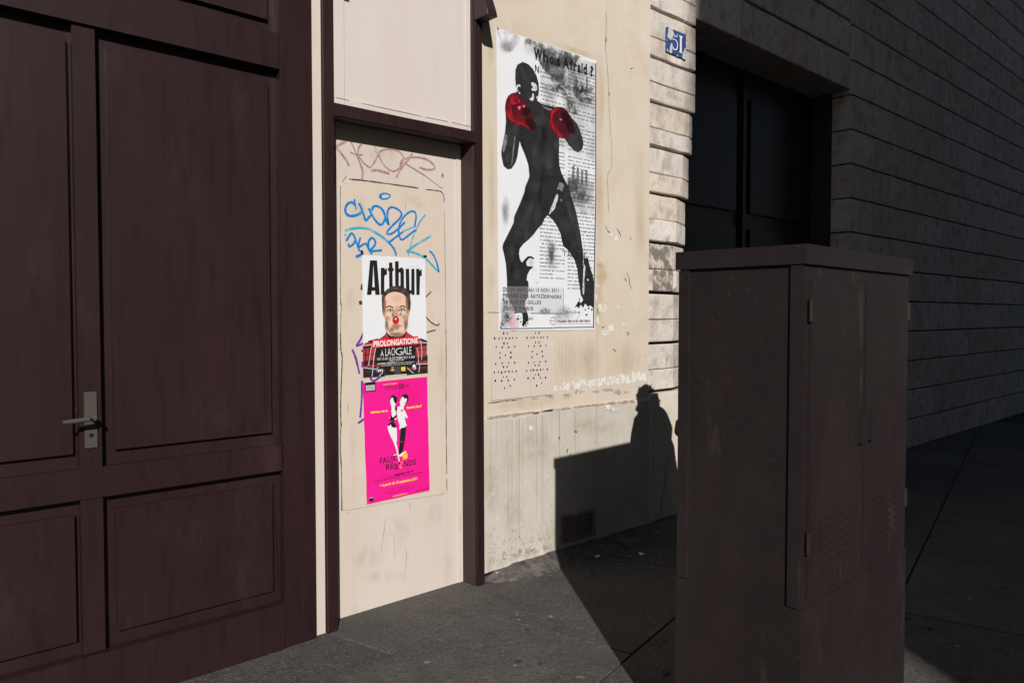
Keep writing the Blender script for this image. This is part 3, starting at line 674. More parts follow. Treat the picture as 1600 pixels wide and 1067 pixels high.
for x, y, rx, ry, q in ((850, 84, 40, 16, 18), (885, 120, 40, 30, 10), (900, 160, 26, 20, 0), (905, 300, 24, 34, 0), (792, 72, 16, 14, 0), (862, 400, 12, 30, 0), (795, 480, 16, 34, 0), (880, 490, 20, 16, 0),(790, 330, 8, 30, 0)):
    soft('print_haze', sg2, BP, x, y, rx, ry, l(2.2), q)
# printed columns
WORDS = ("sur la toile comme on peut le voir des papiers de journaux d affiches et les brouille les troue les asperge de couleurs mots et images s inte grent alors et se recomposent "
         "plastiquement dechires de bouts la figure humaine apparait en noir sur le texte imprime les lettres d un mot a l autre de Londres a Paris en 2011 dans la peinture du corps debout face au monde").split()
g = G(); wi = 0
def column(xa, xb, y0, y1, refx):
    global wi
    ua, ub = un(xa, 300, BO_)[0], un(xb, 300, BO_)[0]
    za, zb_ = un(refx, y0, BO_)[1], un(refx, y1, BO_)[1]
    n = int((za - zb_) / .0233)
    for k in range(n):
        z = za - k * .0233; s = ''
        while len(s) < 24: s += WORDS[wi % len(WORDS)] + (' ' if rnd.random() < .5 else '  '); wi += 3
        s = s.strip()[:26]
        if rnd.random() < .06: continue
        e = ub - (0 if rnd.random() < .8 else rnd.uniform(.02, .12))
        text_uz(g, s, (ua + (.015 if rnd.random() < .1 else 0), z), (e, z), .0095, l(3), bold=.010)
column(843.5, 882, 112, 446, 860); column(887, 929, 112, 458, 905)
g.build('text_column', ink('newsprint_ink', (.05, .05, .052), alpha=(40, 4, .15, .45, I1, 1.0)), BP)
g = G()
for body, p, q, h in (('LIBERT', (914, 404), (878.5, 400), 8.5), ('MI', (886, 165), (899, 171), 13), ('IIII', (894, 283), (918, 290), 24), ('pas', (909, 305), (917, 307), 6)):
    text_px(g, body, p, q, h, l(3.3), bold=.02)
g.build('overprinted_letters', mat('faded_letters', (.10, .10, .10), .6, alpha=(60, 4, .36, .52, I1, .85)), BP)
# headline with its serifs
g = G()
def serif_line(chars, x0, y0, x1, y1):
    """chars: (glyph, start, end, cap px, stems) fractions along the line"""
    for ch, s, e, h, stems in chars:
        p = (x0 + (x1 - x0) * s, y0 + (y1 - y0) * s); q = (x0 + (x1 - x0) * e, y0 + (y1 - y0) * e)
        text_px(g, ch, p, q, h, l(4), bold=.042)
        for f, top in stems:
            bx, by = p[0] + (q[0] - p[0]) * f, p[1] + (q[1] - p[1]) * f
            for yy in ([0] if not top else [0, top]):
                g.ribbon(U([(bx - 1.5, by - yy - .6), (bx + 1.5, by - yy + .3)], BO_), .0030, l(4.2))
serif_line([('W', 0, .145, 17, []), ('h', .155, .245, 16, [(.18, 0), (.85, 0)]), ('o', .265, .34, 16, []), ("'", .352, .368, 16, []), ('s', .385, .445, 16, []), ('A', .48, .60, 16, [(.08, 0), (.92, 0)]), ('f', .605, .66, 16, [(.4, 0)]), ('r', .67, .725, 16, [(.3, 0)]), ('a', .735, .79, 16, []), ('i', .80, .822, 16, [(.5, 0)]), ('d', .832, .895, 16, []), ('?', .945, 1.0, 15, [])], 834, 91.5, 927, 120)
text_px(g, 'N', (836, 112), (842, 115), 11, l(4), bold=.02)
g.build('headline', ink('headline_ink', (.010, .010, .0105)), BP)
g = G(); g.ribbon(U([(835, 93), (845, 96)], BO_), .0015, l(4)); g.ribbon(U([(893, 109.5), (929, 119.5)], BO_), .0015, l(4)); g.build('rule', ink('rule_ink', (.2, .2, .2)), BP)
# boxer
body_soft = softmat('body_tone', (.07, .067, .068), .5, 12, .2, .7, .5, (.6, 1, 1)); body_dark = softmat('body_dark', (.006, .006, .006), .45, 12, .1, .6, .5)
boxer_i = mat('boxer_ink', (.0165, .0155, .016), .5, [(5, 5, .50, .72, (.040, .0385, .0395), .9, I1), (16, 5, .5, .7, (.008, .0075, .0075), .8, (1, 1, .5)), (130, 2, .45, .6, (.026, .025, .0255), .5, (.05, 1, 1))], spec=.2)
body = (A([(213, 305), (203, 250), (197, 180), (199, 110), (216, 65), (262, 40), (312, 60), (352, 102), (386, 165), (403, 230), (406, 290), (400, 340), (390, 380), (430, 408), (500, 425), (550, 438), (610, 446), (655, 492), (702, 540), (740, 582), (765, 640), (785, 700), (797, 760), (786, 806), (750, 832), (714, 815), (680, 780), (650, 740), (630, 708), (584, 704), (583, 770), (580, 850), (585, 950), (602, 1012)])
        + B_([(790, 60), (838, 150), (868, 250), (900, 340), (930, 450), (955, 580), (975, 680), (990, 780), (1003, 870), (1006, 945)])
        + C_([(1040, 200), (1036, 260), (1048, 240), (1045, 172), (1092, 168), (1120, 280), (1150, 370), (1162, 450), (1162, 690), (1156, 742), (1120, 712), (1096, 730), (1062, 690), (1040, 742), (1015, 705), (985, 740), (955, 715), (990, 660), (1012, 690), (1040, 650), (1012, 590), (1000, 500), (986, 420), (976, 330), (970, 280), (940, 190), (890, 110), (850, 62), (806, 28)])
        + B_([(788, 812), (770, 760), (755, 680), (720, 600), (690, 550), (650, 502), (610, 470), (580, 500), (550, 572), (500, 622), (450, 690), (400, 740), (340, 790), (300, 842), (292, 900), (300, 952), (318, 992)])
        + C_([(340, 218), (372, 180), (402, 152), (440, 148), (478, 172), (462, 186), (440, 166), (408, 180), (384, 218), (394, 262), (440, 268), (468, 272), (425, 308), (396, 370), (389, 430), (405, 432), (412, 480), (410, 540), (402, 620), (376, 668), (370, 720), (390, 772), (406, 832), (412, 890), (386, 905), (352, 962), (335, 935), (346, 880), (338, 800), (285, 800), (250, 806), (236, 740), (205, 690), (186, 640), (170, 600), (164, 500), (164, 430), (158, 330), (150, 230), (130, 130), (114, 60)])
        + B_([(108, 830), (114, 790), (130, 760), (160, 700), (230, 560), (240, 480), (290, 370), (350, 220), (362, 150), (390, 90)])
        + A([(322, 1040), (312, 940), (282, 850), (252, 780), (236, 735), (226, 800), (216, 872), (200, 922), (165, 975), (130, 980), (95, 950), (76, 862), (75, 820), (94, 720), (108, 655), (116, 560), (112, 480), (116, 400), (135, 345), (168, 315)]))
shape(BP, 'boxer_figure', [body], l(5), boxer_i)
for x, y, rx, ry, q in ((820, 118, 6, 12, 0), (806, 205, 6, 24, 10), (845, 190, 16, 14, 20), (836, 240, 8, 30, 5), (858, 250, 12, 34, -5), (870, 225, 8, 14, 0), (826, 330, 8, 30, 25), (812, 360, 9, 22, 30), (800, 395, 6, 20, 0), (890, 330, 6, 30, -15), (904, 375, 4, 24, -12), (838, 290, 18, 12, 0), (896, 210, 6, 18, -30), (793, 245, 5, 14, 5), (808, 430, 8, 14, 0)):
    soft('body_tone', body_soft, BP, x, y, rx, ry, l(5.3), q)
for x, y, rx, ry, q in ((846, 290, 5, 40, 8), (850, 210, 8, 30, 0), (800, 420, 4, 16, 0)):
    soft('body_shadow', body_dark, BP, x, y, rx, ry, l(5.35), q)
g = G(); zc = C_
for k in range(46):
    x, y = rnd.choice([(150, 660), (170, 880), (370, 930), (1010, 720), (1130, 740), (250, 830)]); x += rnd.gauss(0, 35); y += rnd.gauss(0, 40)
    if 70 < x < 1150 and y < 960: g.flat(U(zc(blob(x, y, rnd.uniform(3, 12), rnd.uniform(3, 16), 7, .5)), BO_), l(5.2) + k * 2e-6)
g.build('ink_splatter', boxer_i, BP, kind='stuff')
red_d, red_m_, red_b = ink('glove_dark_red', (.10, .004, .010)), mat('glove_red', (.21, .006, .012), .5, [(20, 6, .42, .58, (.065, .004, .008), .95, (1, 1, .5))]), mat('glove_bright_red', (.36, .007, .014), .5, [(18, 5, .42, .62, (.15, .005, .010), .95, I1)])
shape(BP, 'glove', [A(p) for p in ([(168, 315), (132, 345), (112, 400), (110, 470), (128, 530), (180, 578), (250, 600), (300, 622), (338, 655), (372, 600), (348, 530), (316, 460), (282, 392), (240, 338), (200, 318)],)], l(6), mat('glove_ink', (.045, .004, .008), .5, [(9, 5, .45, .62, (.10, .005, .010), .9, (1, 1, .6))]), 'red glove held before the chest', 4)
shape(BP, 'glove', [A(p) for p in ([(575, 434), (522, 460), (497, 520), (500, 590), (530, 655), (580, 698), (625, 708), (668, 695), (702, 640), (706, 570), (672, 500), (630, 448)],)], l(6), MATS['glove_ink'], 'red glove held out to the right', 4)
shape(BP, 'glove_paint', [A(p) for p in ([(165, 320), (134, 350), (116, 400), (114, 460), (132, 526), (185, 572), (250, 590), (300, 615), (330, 640), (300, 590), (240, 560), (190, 520), (170, 470), (160, 420), (180, 380), (220, 350), (200, 324)], [(572, 440), (526, 464), (502, 520), (504, 586), (534, 648), (590, 690), (620, 695), (570, 640), (540, 580), (530, 520), (550, 480), (600, 450)])], l(6.4), red_m_, sm=4)
gd = softmat('glove_fade', (.018, .004, .006), .95, 8, 0, .35, .5)
for x, y, rx, ry, q in ((829, 193, 9, 16, -35), (822, 175, 9, 10, 0), (892, 200, 8, 16, -30), (884, 185, 9, 14, -20)): soft('glove_shadow', gd, BP, x, y, rx, ry, l(6.6), q)
shape(BP, 'glove_highlight', [A(p) for p in ([(150, 370), (165, 360), (190, 385), (215, 400), (190, 415), (160, 410)], [(120, 440), (128, 470), (150, 520), (200, 565), (260, 580), (230, 590), (170, 560), (128, 510)], [(215, 360), (235, 372), (240, 400), (222, 392)], [(510, 500), (520, 470), (545, 452), (525, 500), (520, 560), (545, 640), (520, 600)], [(565, 690), (585, 680), (615, 690), (600, 704)])], l(6.8), red_b, sm=4)
shape(BP, 'glove_glint', [A(p) for p in ([(218, 432), (245, 428), (240, 455), (228, 460)], [(258, 424), (282, 420), (280, 440), (268, 438)], [(582, 538), (606, 540), (604, 554), (594, 552)])], l(7.2), ink('pink_glint', (.70, .10, .20)))
shape(BP, 'figure_highlight', [A(p) for p in ([(338, 222), (362, 222), (378, 236), (390, 262), (385, 290), (360, 296), (336, 282), (352, 262), (340, 245)], [(348, 318), (358, 322), (362, 350), (352, 382), (336, 378), (322, 365), (342, 350)], [(386, 340), (396, 345), (394, 360), (384, 362)], [(208, 285), (207, 258), (218, 240), (238, 240), (242, 262), (234, 256), (222, 256), (218, 280), (224, 298), (214, 296)], [(228, 304), (240, 310), (238, 320), (229, 316)])] +
      [B_(p) for p in ([(708, 240), (724, 250), (722, 300), (700, 350), (690, 400), (650, 440), (626, 470), (636, 425), (652, 380), (680, 310)],)] + [C_(p) for p in ([(1046, 250), (1062, 270), (1062, 340), (1050, 420), (1052, 520), (1046, 590), (1030, 560), (1036, 440), (1040, 340)], [(1084, 410), (1100, 416), (1100, 432), (1086, 430)])], l(5.6), mat('print_white', (.50, .50, .515), .6, [(60, 5, .5, .62, (.20, .20, .20), .9, I1)]), sm=3)
shape(BP, 'figure_sheen', [A(p) for p in ([(108, 680), (126, 690), (120, 760), (96, 830), (84, 800), (92, 740)], [(430, 424), (470, 440), (520, 452), (512, 466), (470, 455)], [(190, 700), (196, 720), (180, 860), (164, 960), (170, 860)])] + [B_(p) for p in ([(740, 110), (790, 130), (770, 210), (740, 180), (715, 190)], [(755, 290), (770, 300), (766, 320), (755, 312)])], l(5.5), mat('boxer_sheen', (.17, .17, .17), .5, [(40, 4, .45, .6, (.08, .08, .08), .9, I1)]), sm=3)
# address panel, logo, border
box_m = mat('veil_paper', (.52, .52, .53), .6, alpha=(3, 2, -1.0, 1.0, I1, .25))
shape(BP, 'address_panel', [C_([(120, 495), (800, 500), (802, 800), (118, 798)])], l(8), box_m)
g = G(); g.ribbon(U(C_([(805, 520), (806, 804)]), BO_), .005, l(8.2)); g.ribbon(U(C_([(430, 804), (806, 805)]), BO_), .004, l(8.2)); g.build('panel_shadow_print', ink('print_grey', (.24, .24, .245)), BP)
g = G()
for body, p, q, h in (('D', (118, 552), (150, 551), 48), ('U 15  SEPT. AU 15 NOV. 2011', (157, 551), (757, 560), 40), ('M', (118, 620), (158, 620), 46), ('USÉE DES', (164, 622), (412, 628), 40), ('A', (430, 628), (462, 629), 48), ('RTS', (468, 629), (545, 630), 40), ('D', (558, 630), (590, 631), 48), ('ERNIERS', (596, 631), (788, 634), 40), ('28 RUE ST. GILLES', (118, 696), (555, 698), 42), ('75003 PARIS', (118, 765), (465, 769), 42)):
    text_px(g, body, *C_([p, q]), h / 7.358, l(9), bold=-.004 if len(body) > 1 else -.002)
g.build('address_lettering', ink('address_ink', (.030, .030, .032)), BP)
g = G(); text_px(g, 'musée des arts derniers', *C_([(742, 908), (1118, 902)]), 4.6, l(9), bold=.006, slant=.16)
g.ribbon(U(smooth_curve(C_([(690 + 36 * math.cos(q * .5236), 892 + 42 * math.sin(q * .5236)) for q in range(12)]), 3, True), BO_), .0018, l(9)); text_px(g, 'm a d', *C_([(658, 896), (722, 895)]), 2.2, l(9), bold=.01)
for k in range(32):
    x = 742 + k * 12; g.ribbon(U(C_([(x, 926 - k * .1), (x + 6, 926 - k * .1)]), BO_), .0022, l(9))
g.build('museum_logo', ink('logo_ink', (.07, .07, .075)), BP)
g = G()
for s in ([(835, 825), (850, 790), (845, 770), (838, 795), (862, 790), (870, 800), (885, 785), (905, 800)], [(930, 770), (915, 790), (925, 806), (945, 770), (940, 805), (960, 790), (975, 795), (995, 785)]):
    g.ribbon(smooth_curve(U(C_(s), BO_), 5), .0022, l(9))
g.ribbon(smooth_curve(U(C_([(1000, 780), (985, 830), (965, 870)]), BO_), 4), .0025, l(9)); g.build('signature', ink('signature_ink', (.06, .06, .06)), BP)
g = G(); g.ribbon(U([(930.4, 99), (930.3, 300), (926.6, 512)], BO_), .008, l(8)); g.ribbon(U([(781, 513.4), (864.5, 512.3)], BO_), .0036, l(8)); g.ribbon(U([(865.5, 511.6), (926.6, 510.8)], BO_), .0036, l(8)); g.build('border_line', ink('border_ink', (.035, .042, .055)), BP)
g = G(); g.flat(U(blob(802, 505, 8, 12, 14, .3), BO_), l(8.4)); g.build('pink_stain', mat('pink_stain', (.62, .30, .42), .6, alpha=(20, 4, .34, .6, I1, .5)), BP)
g = G(); g.ribbon(U([(799.5, 483.5), (799.6, 488)], BO_), .005, l(9.6)); g.build('red_fleck', ink('red_fleck', (.55, .02, .05)), BP)
g = G(); g.ribbon(U(blob(777.3, 44.8, 1.6, 1.4, 8, .2), BO_), .003, l(9)); g.build('tape_corner', black_i, BP)
0 and shape(BP, 'paper_seam', [[(779.5, 418), (880, 415), (880, 415.5), (779.5, 418.7)], [(865, 470), (865.5, 470), (865.6, 514), (865, 514)]], l(9.5), ink('seam_grey', (.40, .40, .41)))

# --- white comedy poster
AO = IO + .003
AQ = [(565.9, 398.4), (664, 404.6), (667.6, 583), (568, 590.3)]
AP = poster('white_poster', 'white poster of a man with red clown nose and tartan jacket on the cream panel', AQ, AO)
paper(AP, AQ, AO, white_p, 8, 12)
a1, a2 = Z(560, 395, 10.158), Z(560, 490, 9.7)
m_ = lambda n: AO + LAY * n
HL = [[(185, 120), (295, 120), (340, 668), (270, 668), (262, 602), (215, 602), (205, 668), (135, 668)], [(355, 240), (415, 238), (416, 268), (450, 233), (455, 345), (424, 352), (412, 385), (412, 668), (356, 668)],
      [(485, 155), (540, 155), (541, 242), (560, 242), (560, 290), (541, 290), (545, 640), (490, 640), (486, 290), (466, 290), (466, 242), (485, 242)], [(580, 135), (638, 135), (640, 262), (665, 236), (702, 236), (722, 275), (724, 640), (668, 640), (666, 320), (655, 306), (641, 320), (642, 640), (585, 640)],
      [(750, 255), (805, 255), (812, 586), (825, 602), (838, 586), (840, 255), (890, 255), (892, 668), (846, 668), (843, 640), (815, 662), (780, 652), (755, 612)], [(915, 256), (970, 255), (971, 290), (1005, 255), (1006, 365), (978, 372), (970, 668), (920, 668)]]
shape(AP, 'headline', [a1(p) for p in HL], m_(1), black_i)
shape(AP, 'headline_counter', [a1([(238, 190), (258, 545), (221, 545)])], m_(1.6), white_p)
g = G(); text_px(g, 'one man show nouveau spectacle', *a1([(748, 222), (958, 226)]), .9, m_(1)); g.build('small_print', ink('faint_ink', (.30, .30, .31)), AP)
skin_i = mat('print_skin', (.56, .38, .285), .55, [(14, 4, .45, .65, (.60, .445, .365), .7, I1)], spec=.25)
skin_d = ink('print_skin_shade', (.34, .185, .115)); skin_l = ink('print_skin_light', (.585, .435, .35))
hair_i = mat('print_hair', (.022, .017, .015), .5, [(70, 5, .55, .66, (.11, .085, .065), .9, I1)])
tartan = mat('print_tartan', (.33, .028, .040), .55, [(12, 4, .45, .65, (.24, .02, .03), .8, I1)])
shape(AP, 'jacket', [a2([(68, 965), (66, 500), (92, 452), (150, 426), (320, 380), (400, 322), (432, 258), (450, 330), (490, 372), (700, 372), (716, 250), (762, 300), (832, 345), (930, 382), (1042, 420), (1050, 888), (600, 922), (80, 966)])], m_(1), tartan)
g = G()
TN = [0]
def st(p, wd, n=2):
    g = G(); TN[0] += 1; g.ribbon(U(a2(p), AO), wd, m_(n) + TN[0] * 4e-6); g.build('tartan_stripe', ink('tartan_black', (.020, .014, .016)), AP)
for y in (515, 632, 735, 770): st([(72, y), (270, y - 22)], .012 if y != 632 else .005)
for y in (500, 570, 690, 720): st([(870, y - 14), (1048, y - 30)], .012 if y not in (570,) else .004)
for y in (840, 905, 930): st([(76, y + 10), (400, y - 10)], .02); st([(730, y - 30), (1050, y - 60)], .02)
for x in (95, 150, 245): st([(x + 20, 460), (x, 960)], .007)
for x in (885, 960, 1030): st([(x, 420), (x + 10, 900)], .007)
st([(150, 428), (300, 392)], .012); st([(930, 384), (1040, 428)], .012)
g = G()
for p in ([(215, 440), (185, 560), (165, 700), (150, 790)], [(262, 520), (235, 650), (222, 800), (205, 950)], [(76, 818), (160, 830), (270, 840)], [(80, 485), (190, 470)], [(940, 400), (960, 560), (955, 700)], [(885, 520), (905, 640), (905, 760)], [(1040, 440), (1036, 620)], [(870, 765), (1046, 758)], [(880, 435), (1040, 440)], [(735, 815), (780, 860), (835, 905)], [(300, 815), (270, 840)], [(370, 885), (310, 950)], [(930, 760), (915, 890)]):
    g.ribbon(smooth_curve(U(a2(p), AO), 3) if len(p) > 2 else U(a2(p), AO), .0036, m_(2.6))
g.build('tartan_line', ink('tartan_white', (.52, .50, .50)), AP)
shape(AP, 'shirt', [a2([(440, 290), (460, 370), (500, 400), (680, 400), (706, 350), (716, 262), (660, 330), (560, 350), (490, 340)])], m_(2.8), black_i)
shape(AP, 'hair', [[(x, y) for x, y in a1([(372, 780), (368, 700), (385, 655), (410, 620), (440, 600), (452, 575), (480, 572), (500, 545), (525, 548), (545, 525), (580, 532), (605, 520), (640, 530), (665, 520), (690, 540), (720, 535), (738, 562), (760, 575), (775, 600), (805, 620), (820, 670), (826, 740), (832, 800), (822, 920), (800, 960), (760, 900), (520, 850), (430, 960), (385, 940), (376, 860)])]], m_(2), hair_i)
face = a1([(404, 900), (400, 800), (415, 725), (445, 672), (520, 628), (600, 622), (690, 645), (742, 690), (776, 770), (792, 890)]) + a2([(770, 10), (755, 80), (736, 190), (712, 275), (662, 335), (590, 348), (512, 340), (462, 290), (436, 215), (412, 120), (388, 30)])
shape(AP, 'face', [face], m_(3), skin_i, sm=3)
shape(AP, 'ear', [a1([(372, 920), (384, 912), (400, 930), (404, 1000), (392, 990)]), a1([(818, 905), (806, 910), (794, 950), (790, 1010), (806, 990)])], m_(2.9), skin_d, sm=3)
shape(AP, 'face_shade', [a1([(402, 800), (418, 730), (430, 780), (424, 900), (428, 960)]) + a2([(420, 80), (470, 240), (520, 300), (590, 318), (660, 300), (700, 240), (660, 335), (590, 348), (512, 340), (462, 290), (436, 215), (412, 120)]), a1([(742, 690), (776, 770), (792, 890), (786, 960), (770, 1000), (760, 900), (764, 800)]) + a2([(760, 20), (736, 190), (700, 260), (716, 160), (735, 60)]), a1([(540, 1000), (560, 960), (570, 880), (560, 850), (590, 900), (600, 850), (640, 860), (620, 950), (650, 1000), (600, 1010)])], m_(3.4), mat('print_skin_mid', (.40, .235, .155), .55), sm=3)
shape(AP, 'face_light', [a1([(578, 870), (600, 868), (604, 990), (580, 990)]), a2([(450, 90), (500, 110), (500, 160), (460, 150)]), a2([(540, 270), (600, 262), (620, 300), (560, 312)])], m_(3.5), skin_l, sm=3)
sh_ = softmat('portrait_shade', (.19, .095, .055), .58, 30, -.4, .3, .5); lt_ = softmat('portrait_light', (.64, .50, .42), .5, 30, -.4, .3, .5); rd_ = softmat('portrait_blush', (.50, .24, .17), .6, 30, -.4, .3, .5); hl_ = softmat('hair_light', (.20, .155, .12), .5, 160, .42, .6, .5)
for x, y, rx, ry in ((601, 478, 3.5, 22), (636.5, 476, 4, 24), (604, 508, 4, 14), (634, 506, 5, 14), (620, 522, 13, 5), (610, 485, 7, 4.5), (628, 484, 7, 4.5), (612, 515, 5, 6), (619, 507.5, 8, 2.5), (613.5, 491, 2.5, 8), (626, 489, 2.5, 7)): soft('portrait_shade', sh_, AP, x, y, rx, ry, m_(3.7))
for x, y, rx, ry in ((620, 466, 12, 8), (607, 500, 5, 6), (629, 498, 5, 6), (619, 479, 2.5, 10), (619, 518, 5, 3)): soft('portrait_light', lt_, AP, x, y, rx, ry, m_(3.8))
for x, y, rx, ry in ((606, 497, 5, 5), (632, 495, 5, 5), (618, 509, 7, 2.5)): soft('portrait_blush', rd_, AP, x, y, rx, ry, m_(3.85))
for x, y, rx, ry in ((617, 450.5, 12, 4), (606, 456, 6, 5), (630, 455, 7, 5), (599, 465, 2.5, 9), (639, 466, 2.5, 9)): soft('hair_light', hl_, AP, x, y, rx, ry, m_(2.5))
g = G()
for p in ([(440, 868), (480, 848), (530, 862), (550, 880)], [(648, 862), (680, 846), (720, 850), (740, 872)]): g.ribbon(smooth_curve(U(a1(p), AO), 4), .0072, m_(4))
for p in ([(455, 928), (485, 905), (530, 912), (555, 940)], [(630, 930), (670, 898), (715, 905), (732, 925)]): g.ribbon(smooth_curve(U(a1(p), AO), 4), .0055, m_(4.6))
g.ribbon(smooth_curve(U(a2([(505, 190), (540, 200), (590, 202), (650, 180)]), AO), 4), .0036, m_(4.6)); g.ribbon(smooth_curve(U(a2([(520, 222), (570, 236), (610, 225)]), AO), 4), .0030, m_(4.6))
g.build('brow_line', ink('brow_ink', (.10, .055, .035)), AP)
shape(AP, 'lips', [a2([(515, 200), (560, 206), (600, 204), (628, 198), (600, 222), (565, 226)])], m_(4.3), ink('lip_ink', (.42, .17, .14)), sm=3)
shape(AP, 'eye_white', [a1([(468, 938), (490, 912), (530, 915), (548, 940), (520, 958), (486, 958)]), a1([(640, 930), (668, 904), (706, 908), (724, 930), (700, 950), (660, 950)])], m_(4), ink('eye_white_ink', (.52, .53, .56)), sm=3)
shape(AP, 'iris', [a1(blob(507, 932, 15, 17, 10, .05)), a1(blob(684, 924, 15, 17, 10, .05))], m_(4.4), ink('iris_ink', (.06, .075, .13)))
shape(AP, 'clown_nose', [a2(blob(566, 98, 50, 62, 18, .02))], m_(5), mat('nose_red', (.40, .012, .022), .4, [(10, 3, .45, .6, (.25, .006, .012), .8, I1)]), sm=2)
shape(AP, 'nose_glint', [a2(blob(566, 80, 14, 15, 10, .1))], m_(5.6), ink('glint_ink', (.70, .55, .52)), sm=2)
shape(AP, 'black_band', [a2([(268, 520), (866, 472), (876, 770), (740, 780), (742, 905), (405, 936), (400, 800), (272, 790)])], m_(5), black_i)
shape(AP, 'grey_tie', [a2([(548, 800), (628, 795), (640, 912), (545, 920)])], m_(5.5), ink('tie_grey', (.045, .045, .047)))
shape(AP, 'red_banner', [a2([(207, 402), (906, 341), (915, 455), (212, 522)])], m_(6), ink('banner_red', (.62, .016, .024)))
wh = ink('white_ink', (.58, .58, .59))
g = G(); text_px(g, 'PROLONGATIONS', *a2([(228, 502), (900, 445)]), 8.6, m_(7), bold=.035)
text_px(g, 'À', *a2([(335, 650), (385, 646)]), 8.6, m_(7), bold=-.005); text_px(g, 'LA', *a2([(410, 642), (492, 636)]), 12.0, m_(7), bold=-.005); text_px(g, 'CI', *a2([(502, 636), (548, 633)]), 12.4, m_(7), bold=-.005); text_px(g, 'G', *a2([(560, 630), (668, 624)]), 11.6, m_(7), bold=-.01); text_px(g, 'ALE', *a2([(676, 624), (806, 614)]), 12.4, m_(7), bold=-.005)
text_px(g, 'DU 13 AU 16 OCTOBRE 2011 À 20H', *a2([(288, 707), (852, 672)]), 3.9, m_(7), bold=.006)
text_px(g, 'SAMEDI À 16H30 ET 20H', *a2([(468, 722), (685, 708)]), 1.9, m_(7), bold=.01)
text_px(g, 'LOCATIONS : 0 892 68 36 22', *a2([(290, 776), (560, 752)]), 2.4, m_(7), bold=.03); text_px(g, 'Fnac Carrefour Géant Magasins U', *a2([(570, 752), (852, 735)]), 1.6, m_(7), bold=.01); text_px(g, 'www.lacigale.fr  points de vente habituels', *a2([(345, 796), (806, 762)]), 1.5, m_(7), bold=.01)
text_px(g, 'TF1', *a2([(284, 885), (372, 876)]), 3.6, m_(8), bold=.05); text_px(g, 'PRODUCTION', *a2([(478, 868), (552, 862)]), 1.2, m_(8), bold=.02); text_px(g, 'fnac', *a2([(655, 836), (700, 833)]), 1.6, m_(8), bold=.02); g.flat(U(a2(blob(838, 810, 30, 36, 12, .3)), AO), m_(7.4))
g.build('venue_lettering', wh, AP)
shape(AP, 'sponsor_logo', [a2([(268, 850), (305, 846), (306, 888), (268, 892)])], m_(7.4), ink('logo_blue', (.03, .09, .36)), 'small blue and red broadcaster logo')
shape(AP, 'sponsor_logo', [a2([(306, 846), (345, 842), (346, 882), (306, 887)])], m_(7.4), ink('logo_red', (.50, .03, .04)))
shape(AP, 'sponsor_logo', [a2([(645, 808), (712, 803), (715, 868), (648, 872)])], m_(7.4), ink('logo_yellow', (.62, .36, .01)), 'small yellow square logo')
shape(AP, 'sponsor_logo', [a2([(500, 806), (534, 803), (535, 846), (518, 885), (501, 850)])], m_(7.4), ink('logo_orange', (.50, .17, .01)), 'small orange flame logo')
shape(AP, 'sponsor_logo', [a2([(820, 815), (858, 810), (852, 840), (835, 845)])], m_(7.9), MATS['logo_red'], 'small round red logo')

# bits of black tape holding the top corners of the white poster
for p in ([(563, 391.5), (566, 391), (567.5, 394.5), (568, 397.5), (564.5, 396.8)], [(661.7, 398.6), (666.6, 399.2), (666.4, 402), (662, 401.6)]):
    g = G(); g.prism(U(p, AO), AO + .002, IO + .0002); g.build('tape', mat('black_tape', (.014, .012, .012), .4), AP)

# --- pink play poster
PO = IO + .0034
PQ = [(566.8, 598.3), (667.4, 588.6), (671.4, 766), (573.6, 787.4)]
PP = poster('pink_poster', 'magenta poster with cartoon couple in evening dress below the white poster', PQ, PO)
pink = mat('magenta_paper', (.64, .008, .215), .5, [(5, 4, .45, .68, (.60, .006, .17), .8, I1), (30, 4, .62, .76, (.68, .03, .26), .5, I1)], [(6, .28, .012, (1, 1, .4)), (26, .14, .004, I1)], spec=.35)
paper(PP, PQ, PO, pink, 8, 12)
b1, b2 = Z(560, 590, 10.667), Z(560, 690, 10.158)
n_ = lambda n: PO + LAY * n
yel = ink('yellow_ink', (.72, .50, .01)); pw = ink('cartoon_white', (.58, .60, .61)); mar = ink('maroon_ink', (.09, .006, .035))
shape(PP, 'ticket_logo', [b1([(108, 85), (285, 66), (288, 222), (150, 240), (115, 235)])], n_(1), black_i)
shape(PP, 'logo_block', [b1([(125, 132), (272, 118), (274, 205), (130, 220)])], n_(1.5), ink('logo_grey', (.50, .49, .49)))
g = G()
for k, t_ in enumerate(('théâtres', 'parisiens', 'associés')): text_px(g, t_, *b1([(138, 158 + k * 24), (265, 146 + k * 24)]), 1.5, n_(2), bold=.03)
text_px(g, 'THÉÂTRE DES', *b1([(428, 186), (662, 166)]), 3.2, n_(2), bold=.0); text_px(g, '2', *b1([(672, 178), (710, 172)]), 6.2, n_(2), bold=.04); text_px(g, 'X', *b1([(712, 182), (765, 174)]), 7.8, n_(2.2), bold=.05); text_px(g, 'NES', *b1([(768, 160), (842, 152)]), 4.0, n_(2), bold=.0)
text_px(g, 'place de la Bastille', *b1([(430, 210), (650, 190)]), 1.0, n_(2))
g.build('theatre_lettering', black_i, PP); g = G()
text_px(g, 'FAUX', *b2([(338, 354), (605, 300)]), 9.4, n_(2), bold=.012); g.build('title_lettering', black_i, PP); g = G(); text_px(g, 'RE', *b2([(438, 446), (560, 424)]), 9.0, n_(2), bold=.012); text_px(g, 'B', *b2([(572, 436), (632, 436)]), 8.6, n_(2), bold=.012); g.build('title_lettering', black_i, PP); g = G(); text_px(g, 'NDS', *b2([(720, 394), (915, 358)]), 8.6, n_(2), bold=.012)
g.build('title_lettering', black_i, PP)
